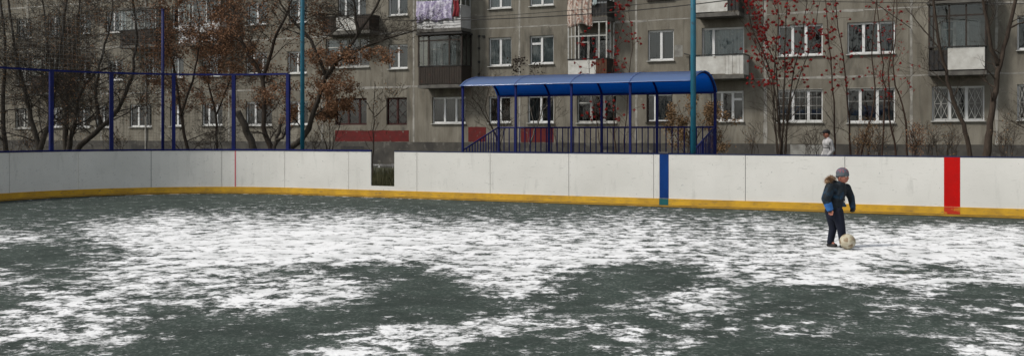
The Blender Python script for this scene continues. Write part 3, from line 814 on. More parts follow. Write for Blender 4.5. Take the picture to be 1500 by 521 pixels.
# red painted panels, pale patch, basement vents, conduit
def patch(x0, x1, y0, y1, m, name, y=-.004, base=0):
    u0, _ = pw(x0, y1); u1, _ = pw(x1, y1); _, z1 = pw((x0 + x1) / 2, y0); _, z0 = pw((x0 + x1) / 2, y1)
    bm = bmesh.new(); n = 14; rnd = random.Random(int(x0)); top = []; bot = []
    for i in range(n + 1):
        u = u0 + (u1 - u0) * i / n
        top.append(bm.verts.new((u, y - base, z1 + rnd.uniform(-.015, .015)))); bot.append(bm.verts.new((u, y - base, max(z0, PL + .004 if not base else z0) + rnd.uniform(0, .02))))
    for i in range(n): bm.faces.new((bot[i], bot[i + 1], top[i + 1], top[i]))
    return ob_from(name, bm, m, AB)
patch(491, 599, 191, 209, M['red_paint'], 'red_painted_band'); patch(686, 712, 186, 208, M['red_paint'], 'red_painted_band'); patch(763, 811, 187, 209, M['red_paint'], 'red_painted_band')
patch(1158, 1205, 212, 238, M['pale_patch'], 'pale_plaster_patch', base=.046)
patch(988, 1000, 66, 84, M['pale_patch'], 'pale_plaster_patch')
for x0, x1, y0, y1 in ((193, 216, 213, 218), (500, 534, 214, 219), (880, 900, 214, 219), (1290, 1315, 214, 220)):
    u0, z1 = pw(x0, y0); u1, z0 = pw(x1, y1)
    bm = bmesh.new(); box(bm, u0, u1, -.052, -.01, z0, z1); ob_from('basement_vent', bm, M['darkmetal'], AB)
bm = bmesh.new()
for (x, ys) in ((702, (52, 115)),):
    a = pw(x, ys[0]); b = pw(x, ys[1]); tube(bm, [(a[0], -.02, a[1]), (b[0], -.02, b[1])], .012, 5)
    for t in (.02, .3, .62, .9): 
        z = a[1] + (b[1] - a[1]) * t; box(bm, a[0] - .05, a[0] + .05, -.06, -.001, z - .05, z + .05)
    c = pw(709, 54); box(bm, c[0] - .06, c[0] + .06, -.05, -.001, c[1] - .06, c[1] + .06); tube(bm, [(a[0], -.02, a[1]), (c[0], -.02, c[1])], .01, 5)
ob_from('conduit', bm, M['darkmetal'], AB)
bm = bmesh.new(); a = pw(1003, 79); b = pw(1011, 81); c = pw(1011, 104)
tube(bm, [(a[0], -.1, a[1]), (b[0], -.1, b[1]), (c[0], -.05, c[1])], .03, 6); ob_from('pipe_bracket', bm, M['darkmetal'], AB)
bm = bmesh.new(); a = pw(214, 30, .05); tube(bm, [(a[0], -.08, .3), (a[0], -.08, 14.5)], .05, 8); ob_from('drain_pipe', bm, M['seam'], AB)

# balconies
def balcony(x0, x1, ypt, yb, out=1.0, ytop=None, left='slats', parts=(), glaz=None, roofm='slab', side='darkwood', posts=(), front=None, slabm='slab'):
    """x0,x1 front corner columns, ypt parapet top row, yb parapet bottom row (on the front plane)"""
    u0, zp = pw(x0, ypt, out); u1, _ = pw(x1, ypt, out); xm = (x0 + x1) / 2
    zp = pw(xm, ypt, out)[1]; zb = pw(xm, yb, out)[1]
    bm = bmesh.new(); box(bm, u0 - .03, u1 + .03, -out - .03, -.002, zb - .16, zb); bal = ob_from('balcony', bm, M[slabm], AB)
    T = .03
    for (a, b, kind) in parts:                    # front parapet pieces
        ua, ub = u0 + (u1 - u0) * a, u0 + (u1 - u0) * b
        bm = bmesh.new()
        if kind == 'planks_dark' or kind == 'planks_brown' or kind == 'planks_white':
            n = max(1, int((ub - ua) / .13)); rnd = random.Random(int(x0) + n)
            for i in range(n):
                p = ua + (ub - ua) * i / n; q = ua + (ub - ua) * (i + 1) / n
                box(bm, p + .006, q - .006, -out - rnd.uniform(0, .012), -out + T, zb + .01 + rnd.uniform(0, .03), zp - .01)
            mm = {'planks_dark': 'darkwood', 'planks_brown': 'brownwood', 'planks_white': 'sheetwhite'}[kind]
        elif kind == 'siding':
            n = 8
            for i in range(n):
                p = zb + (zp - zb) * i / n; q = zb + (zp - zb) * (i + 1) / n
                v = [bm.verts.new(t) for t in ((ua, -out - .02, p), (ub, -out - .02, p), (ub, -out - .002, q - .008), (ua, -out - .002, q - .008))]; bm.faces.new(v)
                v = [bm.verts.new(t) for t in ((ua, -out - .002, q - .008), (ub, -out - .002, q - .008), (ub, -out - .02, q), (ua, -out - .02, q))]; bm.faces.new(v)
            box(bm, ua, ub, -out, -out + T, zb, zp)
            mm = 'siding'
        elif kind == 'bars':
            n = max(1, int((ub - ua) / .14))
            for i in range(n + 1): 
                p = ua + (ub - ua) * i / n; tube(bm, [(p, -out, zb), (p, -out, zp)], .01, 4)
            box(bm, ua, ub, -out + .02, -out + T, zb + .06, zp - .1)
            mm = 'darkmetal'
        else:
            box(bm, ua + .004, ub - .004, -out - .004, -out + T, zb + .05, zp - .03); mm = kind
        ob_from('parapet_panel', bm, M[mm], bal)
    for u in (u0, u1):
        bm = bmesh.new()
        if side == 'siding':
            n = 8
            sg = -1 if u == u0 else 1
            for i in range(n):
                p = zb + (zp - zb) * i / n; q = zb + (zp - zb) * (i + 1) / n
                v = [bm.verts.new(t) for t in ((u + sg * .02, -out, p), (u + sg * .02, -.01, p), (u + sg * .002, -.01, q), (u + sg * .002, -out, q))]; bm.faces.new(v)
        box(bm, u - T / 2, u + T / 2, -out + T + .002, -.01, zb, zp - .01)
        ob_from('side_panel', bm, M[side], bal)
    bm = bmesh.new(); box(bm, u0 - .03, u1 + .03, -out - .035, -out + .04, zp, zp + .04); box(bm, u0 - .03, u0 + .03, -out + .042, -.01, zp, zp + .04); box(bm, u1 - .03, u1 + .03, -out + .042, -.01, zp, zp + .04)
    ob_from('hand_rail', bm, M['darkmetal'] if side != 'siding' else M['siding'], bal)
    if ytop is not None:
        zt = pw(xm, ytop, out)[1]; fm = M[glaz['m']] if glaz else M['oldwhite']
        bm = bmesh.new(); gw = glaz.get('w', .05) if glaz else .05
        for p in posts:
            u = u0 + (u1 - u0) * p; box(bm, u - gw / 2, u + gw / 2, -out - .01, -out + .05, zp + .042, zt)
        for u in (u0, u1):
            box(bm, u - gw / 2, u + gw / 2, -.08, -.02, zp + .042, zt)
            box(bm, u - .02, u + .02, -out * .55, -out * .55 + .05, zp + .042, zt)
        box(bm, u0 + gw, u1 - gw, -out - .005, -out + .045, zt - .06, zt - .001)
        if glaz and glaz.get('transom'):
            zz = zp + (zt - zp) * glaz['transom']; box(bm, u0 + .03, u1 - .03, -out - .002, -out + .04, zz - .03, zz + .03)
        ob_from('glazing_frame', bm, fm, bal)
        if glaz and glaz.get('glass', True):
            bm = bmesh.new()
            v = [bm.verts.new(t) for t in ((u0, -out + .02, zp + .04), (u1, -out + .02, zp + .04), (u1, -out + .02, zt), (u0, -out + .02, zt))]; bm.faces.new(v)
            for u in (u0, u1): bm.faces.new([bm.verts.new(t) for t in ((u, -out + .06, zp + .04), (u, -.02, zp + .04), (u, -.02, zt), (u, -out + .06, zt))])
            ob_from('pane', bm, M['glass'], bal)
        if roofm:
            bm = bmesh.new(); box(bm, u0 - .08, u1 + .08, -out - .12, -.002, zt + .002, zt + .09); ob_from('balcony_roof', bm, M[roofm], bal)
    return bal, (u0, u1, zb, zp)
# left stacks seen through the trees
balcony(262, 322, 34, 62, .9, 0, parts=((0, 1, 'siding'),), side='siding', glaz=dict(m='pvc'), posts=(.0, .35, .68, 1), roofm='slab')
balcony(176, 228, 44, 66, .9, 14, parts=((0, 1, 'planks_dark'),), glaz=dict(m='oldwhite'), posts=(0, .4, .7, 1))
balcony(45, 92, 112, 136, .9, 82, parts=((0, 1, 'planks_dark'),), glaz=dict(m='darkwood'), posts=(0, .35, .7, 1))
# stack left of the bay
balcony(472, 541, 24, 46, .9, None, parts=((0, .3, 'planks_dark'), (.3, .72, 'sheetwhite'), (.72, 1, 'planks_dark')))
# dark glazed balcony and white sided balcony with washing
b1, g1 = balcony(613, 676, 97, 124, 1.0, 51, parts=((0, 1, 'planks_dark'),), glaz=dict(m='darkwood', transom=.82, w=.07), posts=(0, .24, .72, 1), roofm='darkmetal', side='darkwood')
b2, g2 = balcony(611, 675, 10, 42, 1.0, -30, parts=((0, 1, 'siding'),), side='siding', glaz=dict(m='oldwhite'), posts=(0, .33, .66, 1))
# post and frame balcony
b3, g3 = balcony(832, 889, 87, 116, .95, 32, parts=((0, .72, 'sheetwhite'), (.72, 1, 'planks_brown')), glaz=dict(m='oldwhite', glass=False, transom=.62, w=.06), posts=(.01, .28, .8, .99), roofm=None, side='darkwood')
b4, g4 = balcony(835, 889, 3, 26, .95, -42, parts=((0, 1, 'bars'),), glaz=dict(m='oldwhite', glass=False), posts=(0, .5, 1), roofm='slab', side='darkmetal')
# white parapet balconies by the teal pole
b5, g5 = balcony(1018, 1089, 81, 110, .95, None, parts=((0, .63, 'sheetwhite'), (.63, 1, 'planks_white')), side='sheetwhite')
b6, g6 = balcony(1018, 1082, -14, 19, .95, None, parts=((0, .75, 'sheetwhite'), (.75, 1, 'bars')), side='darkmetal')
# dark framed balcony on the right
b7, g7 = balcony(1361, 1444, 69, 104, .95, 5, parts=((0, .33, 'bars'), (.33, .985, 'sheetwhite')), glaz=dict(m='darkwood', transom=.72, w=.06), posts=(0, .08, .36, .66, 1), roofm='slab', side='darkmetal')
b8, g8 = balcony(1361, 1444, -32, 1, .95, None, parts=((0, 1, 'planks_dark'),), side='darkmetal')

# washing on the balconies
def cloth(name, x0, x1, y0, y1, out, m, label, seed, group=None):
    u0, _ = pw(x0, y1, out); u1, _ = pw(x1, y1, out); z1 = pw((x0 + x1) / 2, y0, out)[1]; z0 = pw((x0 + x1) / 2, y1, out)[1]
    bm = bmesh.new(); n, k = 40, 14; rnd = random.Random(seed); g = []
    L = (u1 - u0); H = z1 - z0
    for i in range(n + 1):
        row = []
        for j in range(k + 1):
            u = L * i / n; t = j / k
            yy = .03 * math.sin(u * 17 + seed) * (.3 + t) + .015 * math.sin(u * 41 + t * 3) + .02 * math.sin(t * 5 + u * 4)
            zz = -H * t * (1 + .05 * math.sin(u * 6 + seed)) - .03 * math.sin(math.pi * i / n) * (1 - t)
            row.append(bm.verts.new((u + .02 * math.sin(t * 7 + seed), yy, zz)))
        g.append(row)
    for i in range(n):
        for j in range(k): bm.faces.new((g[i][j], g[i][j + 1], g[i + 1][j + 1], g[i + 1][j]))
    o = ob_from(name, bm, m, None, smooth=True)
    mw = AB.matrix_basis if False else Matrix.Translation(Vector((0, WY, 0))) @ Matrix.Rotation(-TH, 4, 'Z')
    o.location = mw @ Vector((u0, -out, z1)); o.rotation_euler.z = -TH
    o.modifiers.new('t', 'SOLIDIFY').thickness = .006
    return tag(o, label, 'washing', group)
mp = mat('purple_print_cloth', (.42, .39, .5), (.24, .2, .34), .9, 9, .42, .58, bmp=.2, third=((.6, .58, .68), 4, .5, .6))
mr_ = mat('dark_red_cloth', (.22, .02, .03), (.12, .015, .02), .9, 6)
mf = mat('floral_blanket', (.48, .4, .34), (.24, .13, .1), .9, 7, .45, .58, bmp=.2, stretch=(1, 1, .5), third=((.5, .47, .43), 9, .52, .6))
cloth('hanging_sheet', 609, 662, 1, 31, 1.07, mp, 'purple and white patterned sheet hung over the white sided balcony', 1)
cloth('hanging_towel', 664, 672, 0, 26, 1.08, mr_, 'dark red towel hung beside the purple sheet', 4)
cloth('hanging_blanket', 831, 867, -14, 38, 1.03, mf, 'brown and cream floral blanket hung from the balcony rail', 7)
cloth('hanging_sheet', 868, 874, -10, 8, 1.02, M['curtain_light'], 'small pale cloth hung right of the floral blanket', 9)

# cables across the facade
def cable(a, b, c, r, label):
    p, q, m_ = P(*a), P(*b), P(*c)
    bm = bmesh.new(); pts = []
    for i in range(25):
        t = i / 24; pts.append((1 - t) * (1 - t) * p + 2 * t * (1 - t) * (m_ * 2 - (p + q) / 2) + t * t * q)
    o0 = pts[0].copy(); tube(bm, [x - o0 for x in pts], r, 5)
    o = ob_from('overhead_cable', bm, M['darkmetal'], None, loc=o0); tag(o, label, 'cable', None)
cable((600, 31, 47.5), (1085, -2, 40), (845, 22, 43.5), .022, 'black overhead cable, the thicker lower one rising to the right above the canopy')
cable((600, 30, 47.6), (1100, -12, 40), (845, 15, 43.5), .013, 'black overhead cable, the thin one just above the thicker cable')
cable((1085, 0, 44), (1560, 6, 34), (1300, 4, 39), .014, 'black overhead cable running level above the right hand windows')
cable((1275, 0, 39), (1372, 68, 42.5), (1325, 35, 41), .014, 'thin cable falling steeply to the dark balcony on the right')
cable((430, 14, 42), (600, 31, 47.4), (515, 25, 44.5), .013, 'thin cable running behind the leafy tree to the left balcony')

# ------------------------------------------------------------------ trees
def catmull(pts, n=4):
    out = []
    P_ = [pts[0]] + pts + [pts[-1]]
    for i in range(1, len(P_) - 2):
        for k in range(n):
            t = k / n; a, b, c, d = P_[i - 1], P_[i], P_[i + 1], P_[i + 2]
            out.append(.5 * ((2 * b) + (c - a) * t + (2 * a - 5 * b + 4 * c - d) * t * t + (3 * b - a - 3 * c + d) * t ** 3))
    out.append(pts[-1]); return out
def tree(name, label, Y, stems, r0, bark, leaf=None, nleaf=0, lsize=.08, brn=9, blen=1.4, seed=0, dense=1.0, depth=3, up=.35, group=None, cat='tree', berries=0, taper=.22, first=.25, cut=False, leafz=None, rstem=None, droop=0, tip=.004):
    rnd = random.Random(seed)
    wood = bmesh.new(); tips = []
    bx = stems[0][0][0]; base = P(bx, HY, Y); base.z = 0
    def branch(p, d, L, r, lev):
        n = 5 if lev < 2 else 3
        pts = [p]; q = p.copy(); dd = d.copy()
        for i in range(n):
            dd = (dd + Vector((rnd.gauss(0, .17), rnd.gauss(0, .17), rnd.gauss(0, .13) + up * .16 - droop * .2 * i / n))).normalized()
            q = q + dd * (L / n); pts.append(q.copy())
        rads = [max(tip, r * (1 - .75 * i / n)) for i in range(n + 1)]
        tube(wood, pts, rads, 5 if lev < 1 else (4 if lev < 2 else 3), False)
        if lev >= depth - 1:
            for k in range(1, n + 1): tips.append((pts[k], dd, k == n))
            return
        nb = max(2, int((3 if lev else 4.5) * dense * (L / 1.2) ** .5 + rnd.random() * 2))
        for k in range(nb):
            t = rnd.uniform(.25, 1); i = min(n - 1, int(t * n)); f = t * n - i
            pp = pts[i].lerp(pts[i + 1], f)
            ax = Vector((rnd.gauss(0, 1), rnd.gauss(0, 1), rnd.gauss(0, .5))).normalized()
            nd_ = (dd * .7 + ax * .85 + Vector((0, 0, up * .4))).normalized()
            branch(pp, nd_, L * rnd.uniform(.35, .65), max(tip, rads[i] * .6), lev + 1)
    for si, st in enumerate(stems):
        dy = rnd.uniform(-.5, .5) if si else 0
        pts = [P(x, y, Y + dy * (k / max(1, len(st) - 1))) for k, (x, y) in enumerate(st)]
        rr0 = r0 if (si == 0 or st[0][1] > 210) else r0 * .6
        if rstem: rr0 = rstem[si]
        if st[0][1] > 210:           # reaches the ground
            b = pts[0].copy(); b.z = -.05; b.x += (pts[0].x - pts[1].x) * .25; pts = [b] + pts
        cp = [p - base for p in catmull(pts)]
        for k in range(1, len(cp) - 1): cp[k] += Vector((rnd.gauss(0, .02), rnd.gauss(0, .02), 0))
        n = len(cp)
        rads = [rr0 * (1 - (1 - taper) * (i / (n - 1)) ** .8) * (1.25 if i == 0 and st[0][1] > 210 else 1) * rnd.uniform(.94, 1.06) for i in range(n)]
        tube(wood, cp, rads, 9 if rr0 > .08 else 6, True)
        if cut: continue
        for k in range(int(brn * rnd.uniform(.8, 1.2))):
            t = first + (1 - first) * (k + rnd.random()) / brn; t = min(t, .999)
            i = int(t * (n - 1)); f = t * (n - 1) - i; pp = cp[i].lerp(cp[min(i + 1, n - 1)], f)
            d = (cp[min(i + 1, n - 1)] - cp[i]).normalized(); a = rnd.uniform(0, 6.28)
            side = (Vector((math.cos(a), math.sin(a), 0)) * .9 + d * .55 + Vector((0, 0, up))).normalized()
            branch(pp, side, blen * (1 - .45 * t) * rnd.uniform(.6, 1.2), max(tip * 1.5, rads[i] * .32), 0)
    simple = not (nleaf or berries)
    if simple:
        o = ob_from(name, wood, bark, None, smooth=True, loc=base); tag(o, label, cat, group); return o
    root = empty(name, base); tag(root, label, cat, group)
    ob_from('trunk' if cat == 'tree' else 'stems', wood, bark, root, smooth=True)
    if nleaf:
        bm = bmesh.new()
        tp = [t for t in tips if leafz is None or leafz[0] < t[0].z < leafz[1]]
        # leaves gather on some twigs and leave others bare
        tp = [t for t in tp if noise.noise(Vector((t[0].x * 1.5 + seed, t[0].y * 1.5, t[0].z * 1.5))) > -.08] or tp
        for k in range(nleaf):
            p, d = rnd.choice(tp)[:2]
            p = p + Vector((rnd.gauss(0, .07), rnd.gauss(0, .07), rnd.gauss(-.03, .07))); s = lsize * rnd.uniform(.55, 1.25)
            a = Vector((rnd.gauss(0, 1), rnd.gauss(0, 1), rnd.gauss(-.5, .8))).normalized(); b = a.orthogonal().normalized()
            b = (Matrix.Rotation(rnd.uniform(0, 6.28), 3, a) @ b)
            c = a.cross(b) * rnd.uniform(.1, .3) * s
            bm.faces.new([bm.verts.new(v) for v in (p, p + a * s * .5 + b * s * .32 + c, p + a * s, p + a * s * .5 - b * s * .32 + c)])
        ob_from('leaves', bm, leaf, root)
    if berries:
        bm = bmesh.new(); tp = [t for t in tips if t[2] and (leafz is None or t[0].z > leafz[0])]
        for k in range(berries):
            p, d = rnd.choice(tp)[:2]
            p = p + Vector((0, 0, -.04)); m_ = rnd.randint(3, 7)
            for j in range(m_):
                q = p + Vector((rnd.gauss(0, .022), rnd.gauss(0, .022), rnd.gauss(-.02, .02))); s = rnd.uniform(.011, .018)
                vs = [bm.verts.new(q + Vector(v) * s) for v in ((1, 0, 0), (0, 1, 0), (-1, 0, 0), (0, -1, 0), (0, 0, 1), (0, 0, -1))]
                for i in range(4): bm.faces.new((vs[i], vs[(i + 1) % 4], vs[4])); bm.faces.new((vs[(i + 1) % 4], vs[i], vs[5]))
        ob_from('berries', bm, leaf, root, smooth=True)
    return root

GT = 'bare autumn trees before the flats'
tree('tree', 'dark forked tree at the far left edge with twisted bare branches', 33, [[(58, 222), (46, 175), (32, 120), (20, 60), (8, -30)], [(60, 222), (74, 170), (84, 100), (92, 40), (100, -30)], [(8, 222), (4, 150), (8, 60), (-5, -30)]], .115, M['bark'], M['leaf_brown'], 2400, .06, 16, 2.3, 1, 1.6, depth=4, up=.12, droop=.5, group=GT)
tree('tree', 'dark leaning tree behind the second fence post with a thick trunk slanting right', 36, [[(112, 222), (150, 186), (178, 152), (196, 100), (200, 40), (190, -30)], [(100, 222), (108, 182), (116, 140), (140, 108), (170, 96)], [(150, 186), (140, 140), (150, 80), (165, 20), (160, -30)]], .12, M['bark'], M['leaf_rust'], 3800, .065, 15, 2.3, 2, 1.6, depth=4, up=.12, droop=.5, group=GT)
tree('tree', 'straight dark tree rising left of the second fence post', 39, [[(95, 222), (97, 120), (92, 60), (99, -30)], [(95, 150), (112, 60), (118, -30)], [(96, 160), (72, 80), (60, -30)]], .15, M['bark'], M['leaf_brown'], 2200, .06, 15, 2.4, 3, 1.6, depth=4, up=.12, droop=.5, group=GT)
tree('tree', 'slim tree with rusty leaves beside the shortest tall pole', 38, [[(275, 222), (265, 170), (257, 110), (243, 50), (228, -30)], [(265, 170), (285, 100), (292, 40), (285, -30)]], .085, M['bark_brown'], M['leaf_rust'], 9500, .08, 14, 2.1, 4, 1.5, depth=4, up=.12, droop=.5, first=.12, leafz=(2.6, 9), group=GT)
tree('tree', 'slender tree with dense rusty leaves between the third and fourth fence posts', 41, [[(318, 222), (316, 170), (305, 110), (312, 50), (300, -30)], [(316, 170), (335, 120), (340, 60), (335, -30)]], .07, M['bark_brown'], M['leaf_rust'], 9500, .08, 14, 2.1, 14, 1.5, depth=4, up=.12, droop=.5, first=.12, leafz=(2.6, 9), group=GT)
tree('tree', 'knotty tree with rusty leaves and a trunk forking left of the left teal pole', 37, [[(397, 222), (387, 186), (385, 118), (360, 75), (346, 30), (332, -30)], [(385, 118), (402, 60), (425, 8), (430, -30)]], .13, M['bark_brown'], M['leaf_rust'], 8500, .08, 14, 2.1, 5, 1.5, depth=4, up=.12, droop=.5, first=.12, leafz=(2.6, 9), group=GT)
tree('tree', 'large leaning tree with rusty leaves whose trunk slants right past the left teal pole', 36, [[(424, 222), (448, 197), (461, 158), (478, 112), (500, 84), (526, 48), (556, 0), (572, -40)], [(526, 50), (520, 20), (514, -30)], [(500, 84), (555, 61), (612, 44)], [(478, 112), (455, 60), (420, 20), (392, -30)]], .13, M['bark'], M['leaf_rust'], 6500, .08, 13, 2.0, 6, 1.4, depth=4, up=.12, droop=.5, leafz=(2.0, 4.6), group=GT)
tree('tree', 'low leafy tree with brown foliage before the dark red framed window', 38, [[(482, 222), (484, 180), (478, 140)], [(486, 222), (500, 175), (512, 140)], [(480, 222), (464, 180), (455, 150)]], .03, M['bark_brown'], M['leaf_rust'], 2600, .09, 11, 1.1, 31, 1.3, depth=2, leafz=(2.3, 4.6), group=GT, rstem=[.03, .025, .025])
tree('tree', 'young bare tree with a forked stem behind the gap in the boards', 36, [[(546, 222), (548, 180), (549, 120)], [(548, 168), (536, 150), (526, 132)], [(548, 172), (565, 155), (578, 140)]], .035, M['bark_brown'], M['leaf_brown'], 150, .07, 8, .8, 7, .9, group=GT, rstem=[.035, .02, .02])
tree('tree_stump', 'thick leaning cut trunk just right of the fourth fence post', 35, [[(373, 222), (361, 192), (348, 163)]], .13, M['bark'], cut=True, taper=.85, cat='tree stump')
tree('tree_stump', 'short forked cut trunk left of the left teal pole', 36, [[(402, 222), (406, 200), (412, 178)], [(405, 205), (415, 200), (419, 186)]], .07, M['bark'], cut=True, taper=.8, cat='tree stump', rstem=[.07, .05])
tree('shrub', 'thin bare shrub left of the fourth fence post behind the mesh', 38, [[(314, 222), (320, 190), (325, 176)], [(326, 222), (322, 196), (332, 172)]], .03, M['bark_pale'], brn=5, blen=.7, seed=9, cat='shrub')
# behind the stand
tree('tree', 'small bare spreading tree behind the left end of the canopy', 37, [[(734, 222), (720, 186), (704, 160), (688, 138)], [(732, 222), (738, 180), (722, 140)], [(730, 205), (712, 165), (716, 128)]], .04, M['bark_brown'], brn=9, blen=1.3, seed=10, dense=1.1, group=GT, rstem=[.04, .025, .025])
tree('tree', 'pale stemmed sapling with dark seed heads showing above the canopy', 38, [[(774, 222), (783, 190), (794, 162), (790, 120), (768, 92)], [(783, 190), (770, 130), (752, 94)], [(794, 162), (812, 142)]], .045, M['bark_pale'], M['seed'], 190, .1, 9, 1.0, 11, .9, leafz=(3.9, 5.0), group=GT, rstem=[.045, .02, .02])
tree('tree', 'thin bare sapling behind the middle of the canopy', 38, [[(816, 222), (812, 170), (815, 130)]], .025, M['bark_brown'], brn=8, blen=.9, seed=12, group=GT)
GR = 'rowan trees with red berries'
tree('rowan_tree', 'rowan with red berries rising behind the right half of the blue canopy', 38, [[(902, 222), (899, 180), (896, 110), (905, 60), (917, 22)], [(914, 222), (918, 150), (926, 70), (921, 18)], [(880, 222), (870, 150), (862, 100), (868, 60)]], .035, M['bark_red'], M['berry'], 0, brn=14, blen=1.0, seed=13, dense=1.0, berries=850, group=GR, depth=2, leafz=(2.2, 20), rstem=[.035, .03, .02])
tree('rowan_tree', 'largest rowan, red berries on many stems fanning up left of the walking man', 37, [[(1141, 222), (1139, 165), (1125, 95), (1100, 35), (1082, -20)], [(1145, 222), (1149, 130), (1150, 50), (1156, -30)], [(1149, 222), (1160, 120), (1176, 50), (1184, -30)], [(1143, 222), (1138, 110), (1118, 40), (1122, -30)], [(1151, 222), (1158, 150), (1190, 60), (1204, -20)], [(1139, 222), (1133, 120), (1140, 30), (1135, -30)], [(1138, 222), (1128, 120), (1098, 50), (1070, 10)]], .07, M['bark_brown'], M['berry'], 0, brn=18, blen=1.35, seed=15, dense=1.2, berries=3200, group=GR, leafz=(3.4, 20), depth=2, rstem=[.06, .055, .045, .04, .035, .035, .03])
tree('rowan_tree', 'rowan of two slim straight stems with red berries just right of the walking man', 38, [[(1223, 222), (1221, 150), (1214, 60), (1208, -30)], [(1246, 222), (1240, 130), (1229, 40), (1220, -30)]], .05, M['bark_red'], M['berry'], 0, brn=17, blen=1.15, seed=16, dense=1.0, berries=800, group=GR, leafz=(3.2, 20), depth=2)
tree('rowan_tree', 'rowan clump of dark stems with sparse red berries before the barred window', 37, [[(1292, 222), (1296, 130), (1289, 60), (1284, -30)], [(1312, 222), (1301, 150), (1306, 60), (1310, -30)], [(1329, 222), (1325, 168), (1309, 110), (1312, 40), (1318, -30)], [(1262, 222), (1280, 150), (1277, 60), (1290, -30)]], .05, M['bark_red'], M['berry'], 0, brn=14, blen=1.15, seed=17, dense=1.0, berries=380, group=GR, leafz=(3.0, 20), depth=2)
tree('tree', 'bare tree leaning left in front of the lattice window', 36, [[(1421, 222), (1410, 182), (1391, 132), (1379, 75), (1369, 20), (1366, -30)], [(1379, 75), (1350, 40), (1325, 10)], [(1391, 132), (1372, 110), (1350, 100)]], .1, M['bark_brown'], brn=8, blen=1.3, seed=18, dense=.9, group=GT, taper=.35, first=.35, rstem=[.1, .03, .02])
tree('tree', 'forked bare tree with the thickest trunk near the right edge', 35, [[(1447, 222), (1451, 180), (1458, 135), (1463, 96), (1479, 40), (1494, -30)], [(1463, 96), (1450, 62), (1440, 0), (1430, -40)], [(1478, 42), (1500, 33), (1530, 28)]], .15, M['bark_brown'], brn=9, blen=1.4, seed=19, dense=.9, group=GT, taper=.35, first=.4, rstem=[.15, .085, .04])
tree('tree', 'bare branchy tree beyond the right edge with low twigs', 34, [[(1530, 222), (1535, 150), (1530, 60), (1540, -30)], [(1530, 215), (1505, 190), (1488, 182)]], .09, M['bark_brown'], brn=10, blen=1.4, seed=20, group=GT, rstem=[.09, .03])
# shrubs
GS = 'shrubs along the house'
tree('shrub', 'brown leaved shrub behind the right end of the railing', 34, [[(1003, 222), (1000, 185), (992, 150)], [(1008, 222), (1012, 180), (1018, 148)], [(1012, 222), (1028, 190), (1035, 160)], [(1000, 222), (988, 195), (980, 172)]], .02, M['bark_brown'], M['leaf_brown'], 2600, .075, 9, .7, 21, 1.2, depth=2, group=GS, cat='shrub', leafz=(1.2, 3.4))
tree('shrub', 'brown leaved shrub just right of the blue canopy', 33.5, [[(1048, 222), (1050, 190), (1046, 160)], [(1052, 222), (1062, 190), (1068, 165)], [(1046, 222), (1040, 190), (1036, 170)]], .02, M['bark_brown'], M['leaf_brown'], 1500, .075, 8, .6, 22, 1.2, depth=2, group=GS, cat='shrub', leafz=(1.2, 3.2))
for i, (x, w_, Y, n, lab, lf) in enumerate([(1186, 26, 39, 9, 'low tangled bare shrub left of the walking man', 0), (1262, 22, 34, 11, 'reddish twiggy shrub below the barred window', 500), (1280, 20, 36, 9, 'tangled bare shrub right of the reddish shrub', 120), (1338, 12, 35, 9, 'rust coloured leafy weed clump right of the rowan stems', 500), (1365, 16, 33, 8, 'thin dry shrub left of the leaning bare tree', 60), (1395, 18, 33, 8, 'thin dry shrub between the leaning tree and the red stripe', 60), (1475, 20, 33, 9, 'thin dry shrub right of the thickest trunk', 60), (40, 26, 35, 9, 'dark tangled shrub at the left edge behind the fence', 200), (170, 20, 35, 7, 'dark bare shrub near the second fence post', 100), (455, 18, 38, 6, 'bare shrub right of the left teal pole', 80), (1105, 16, 39, 5, 'sparse dry shrub below the thick pale panel seam', 40)]):
    rnd = random.Random(50 + i); st = []
    for k in range(n):
        xb = x + rnd.uniform(-w_, w_) * .5; xt = xb + rnd.uniform(-w_, w_) * .7; yt = rnd.uniform(178, 206)
        st.append([(xb, 222), ((xb + xt) / 2 + rnd.uniform(-3, 3), (222 + yt) / 2), (xt, yt)])
    tree('shrub', lab, Y, st, .012, M['bark_red'] if lf == 500 else M['bark_brown'], M['leaf_brown'] if i != 3 else M['leaf_rust'], lf, .06, 5, .55, 60 + i, 1, depth=2, group=GS, cat='shrub', rstem=[.012] * n)

# ------------------------------------------------------------------ people
def solid(name, prims, voxel, m, parent=None, smooth_it=6, loc=None, paint=None):
    """one continuous surface grown from overlapping spheres (tapered limbs), remeshed and smoothed"""
    bm = bmesh.new()
    for pr in prims:
        if pr[0] == 'c':                    # tapered capsule: p0,r0,p1,r1
            _, p0, r0, p1, r1 = pr; p0, p1 = Vector(p0), Vector(p1); L = (p1 - p0).length; n = max(2, int(L / (min(r0, r1) * .3)) + 1)
            for i in range(n + 1):
                t = i / n; r = r0 + (r1 - r0) * t
                bmesh.ops.create_icosphere(bm, subdivisions=2, radius=r, matrix=Matrix.Translation(p0.lerp(p1, t)))
        else:                               # ellipsoid: centre, radii, (rx,ry,rz)
            _, c, rr, rot = pr
            mt = Matrix.Translation(Vector(c)) @ Matrix.Rotation(rot[2], 4, 'Z') @ Matrix.Rotation(rot[1], 4, 'Y') @ Matrix.Rotation(rot[0], 4, 'X') @ Matrix.Diagonal((rr[0], rr[1], rr[2], 1))
            bmesh.ops.create_icosphere(bm, subdivisions=3, radius=1, matrix=mt)
    o = ob_from(name, bm, m, None)
    rm = o.modifiers.new('r', 'REMESH'); rm.mode = 'VOXEL'; rm.voxel_size = voxel; rm.use_smooth_shade = True
    if smooth_it:
        s = o.modifiers.new('s', 'SMOOTH'); s.iterations = smooth_it; s.factor = .5
    dg = bpy.context.evaluated_depsgraph_get(); ev = o.evaluated_get(dg)
    me = bpy.data.meshes.new_from_object(ev); old = o.data
    o.modifiers.clear(); o.data = me; bpy.data.meshes.remove(old); me.name = name
    if parent: o.parent = parent
    return o
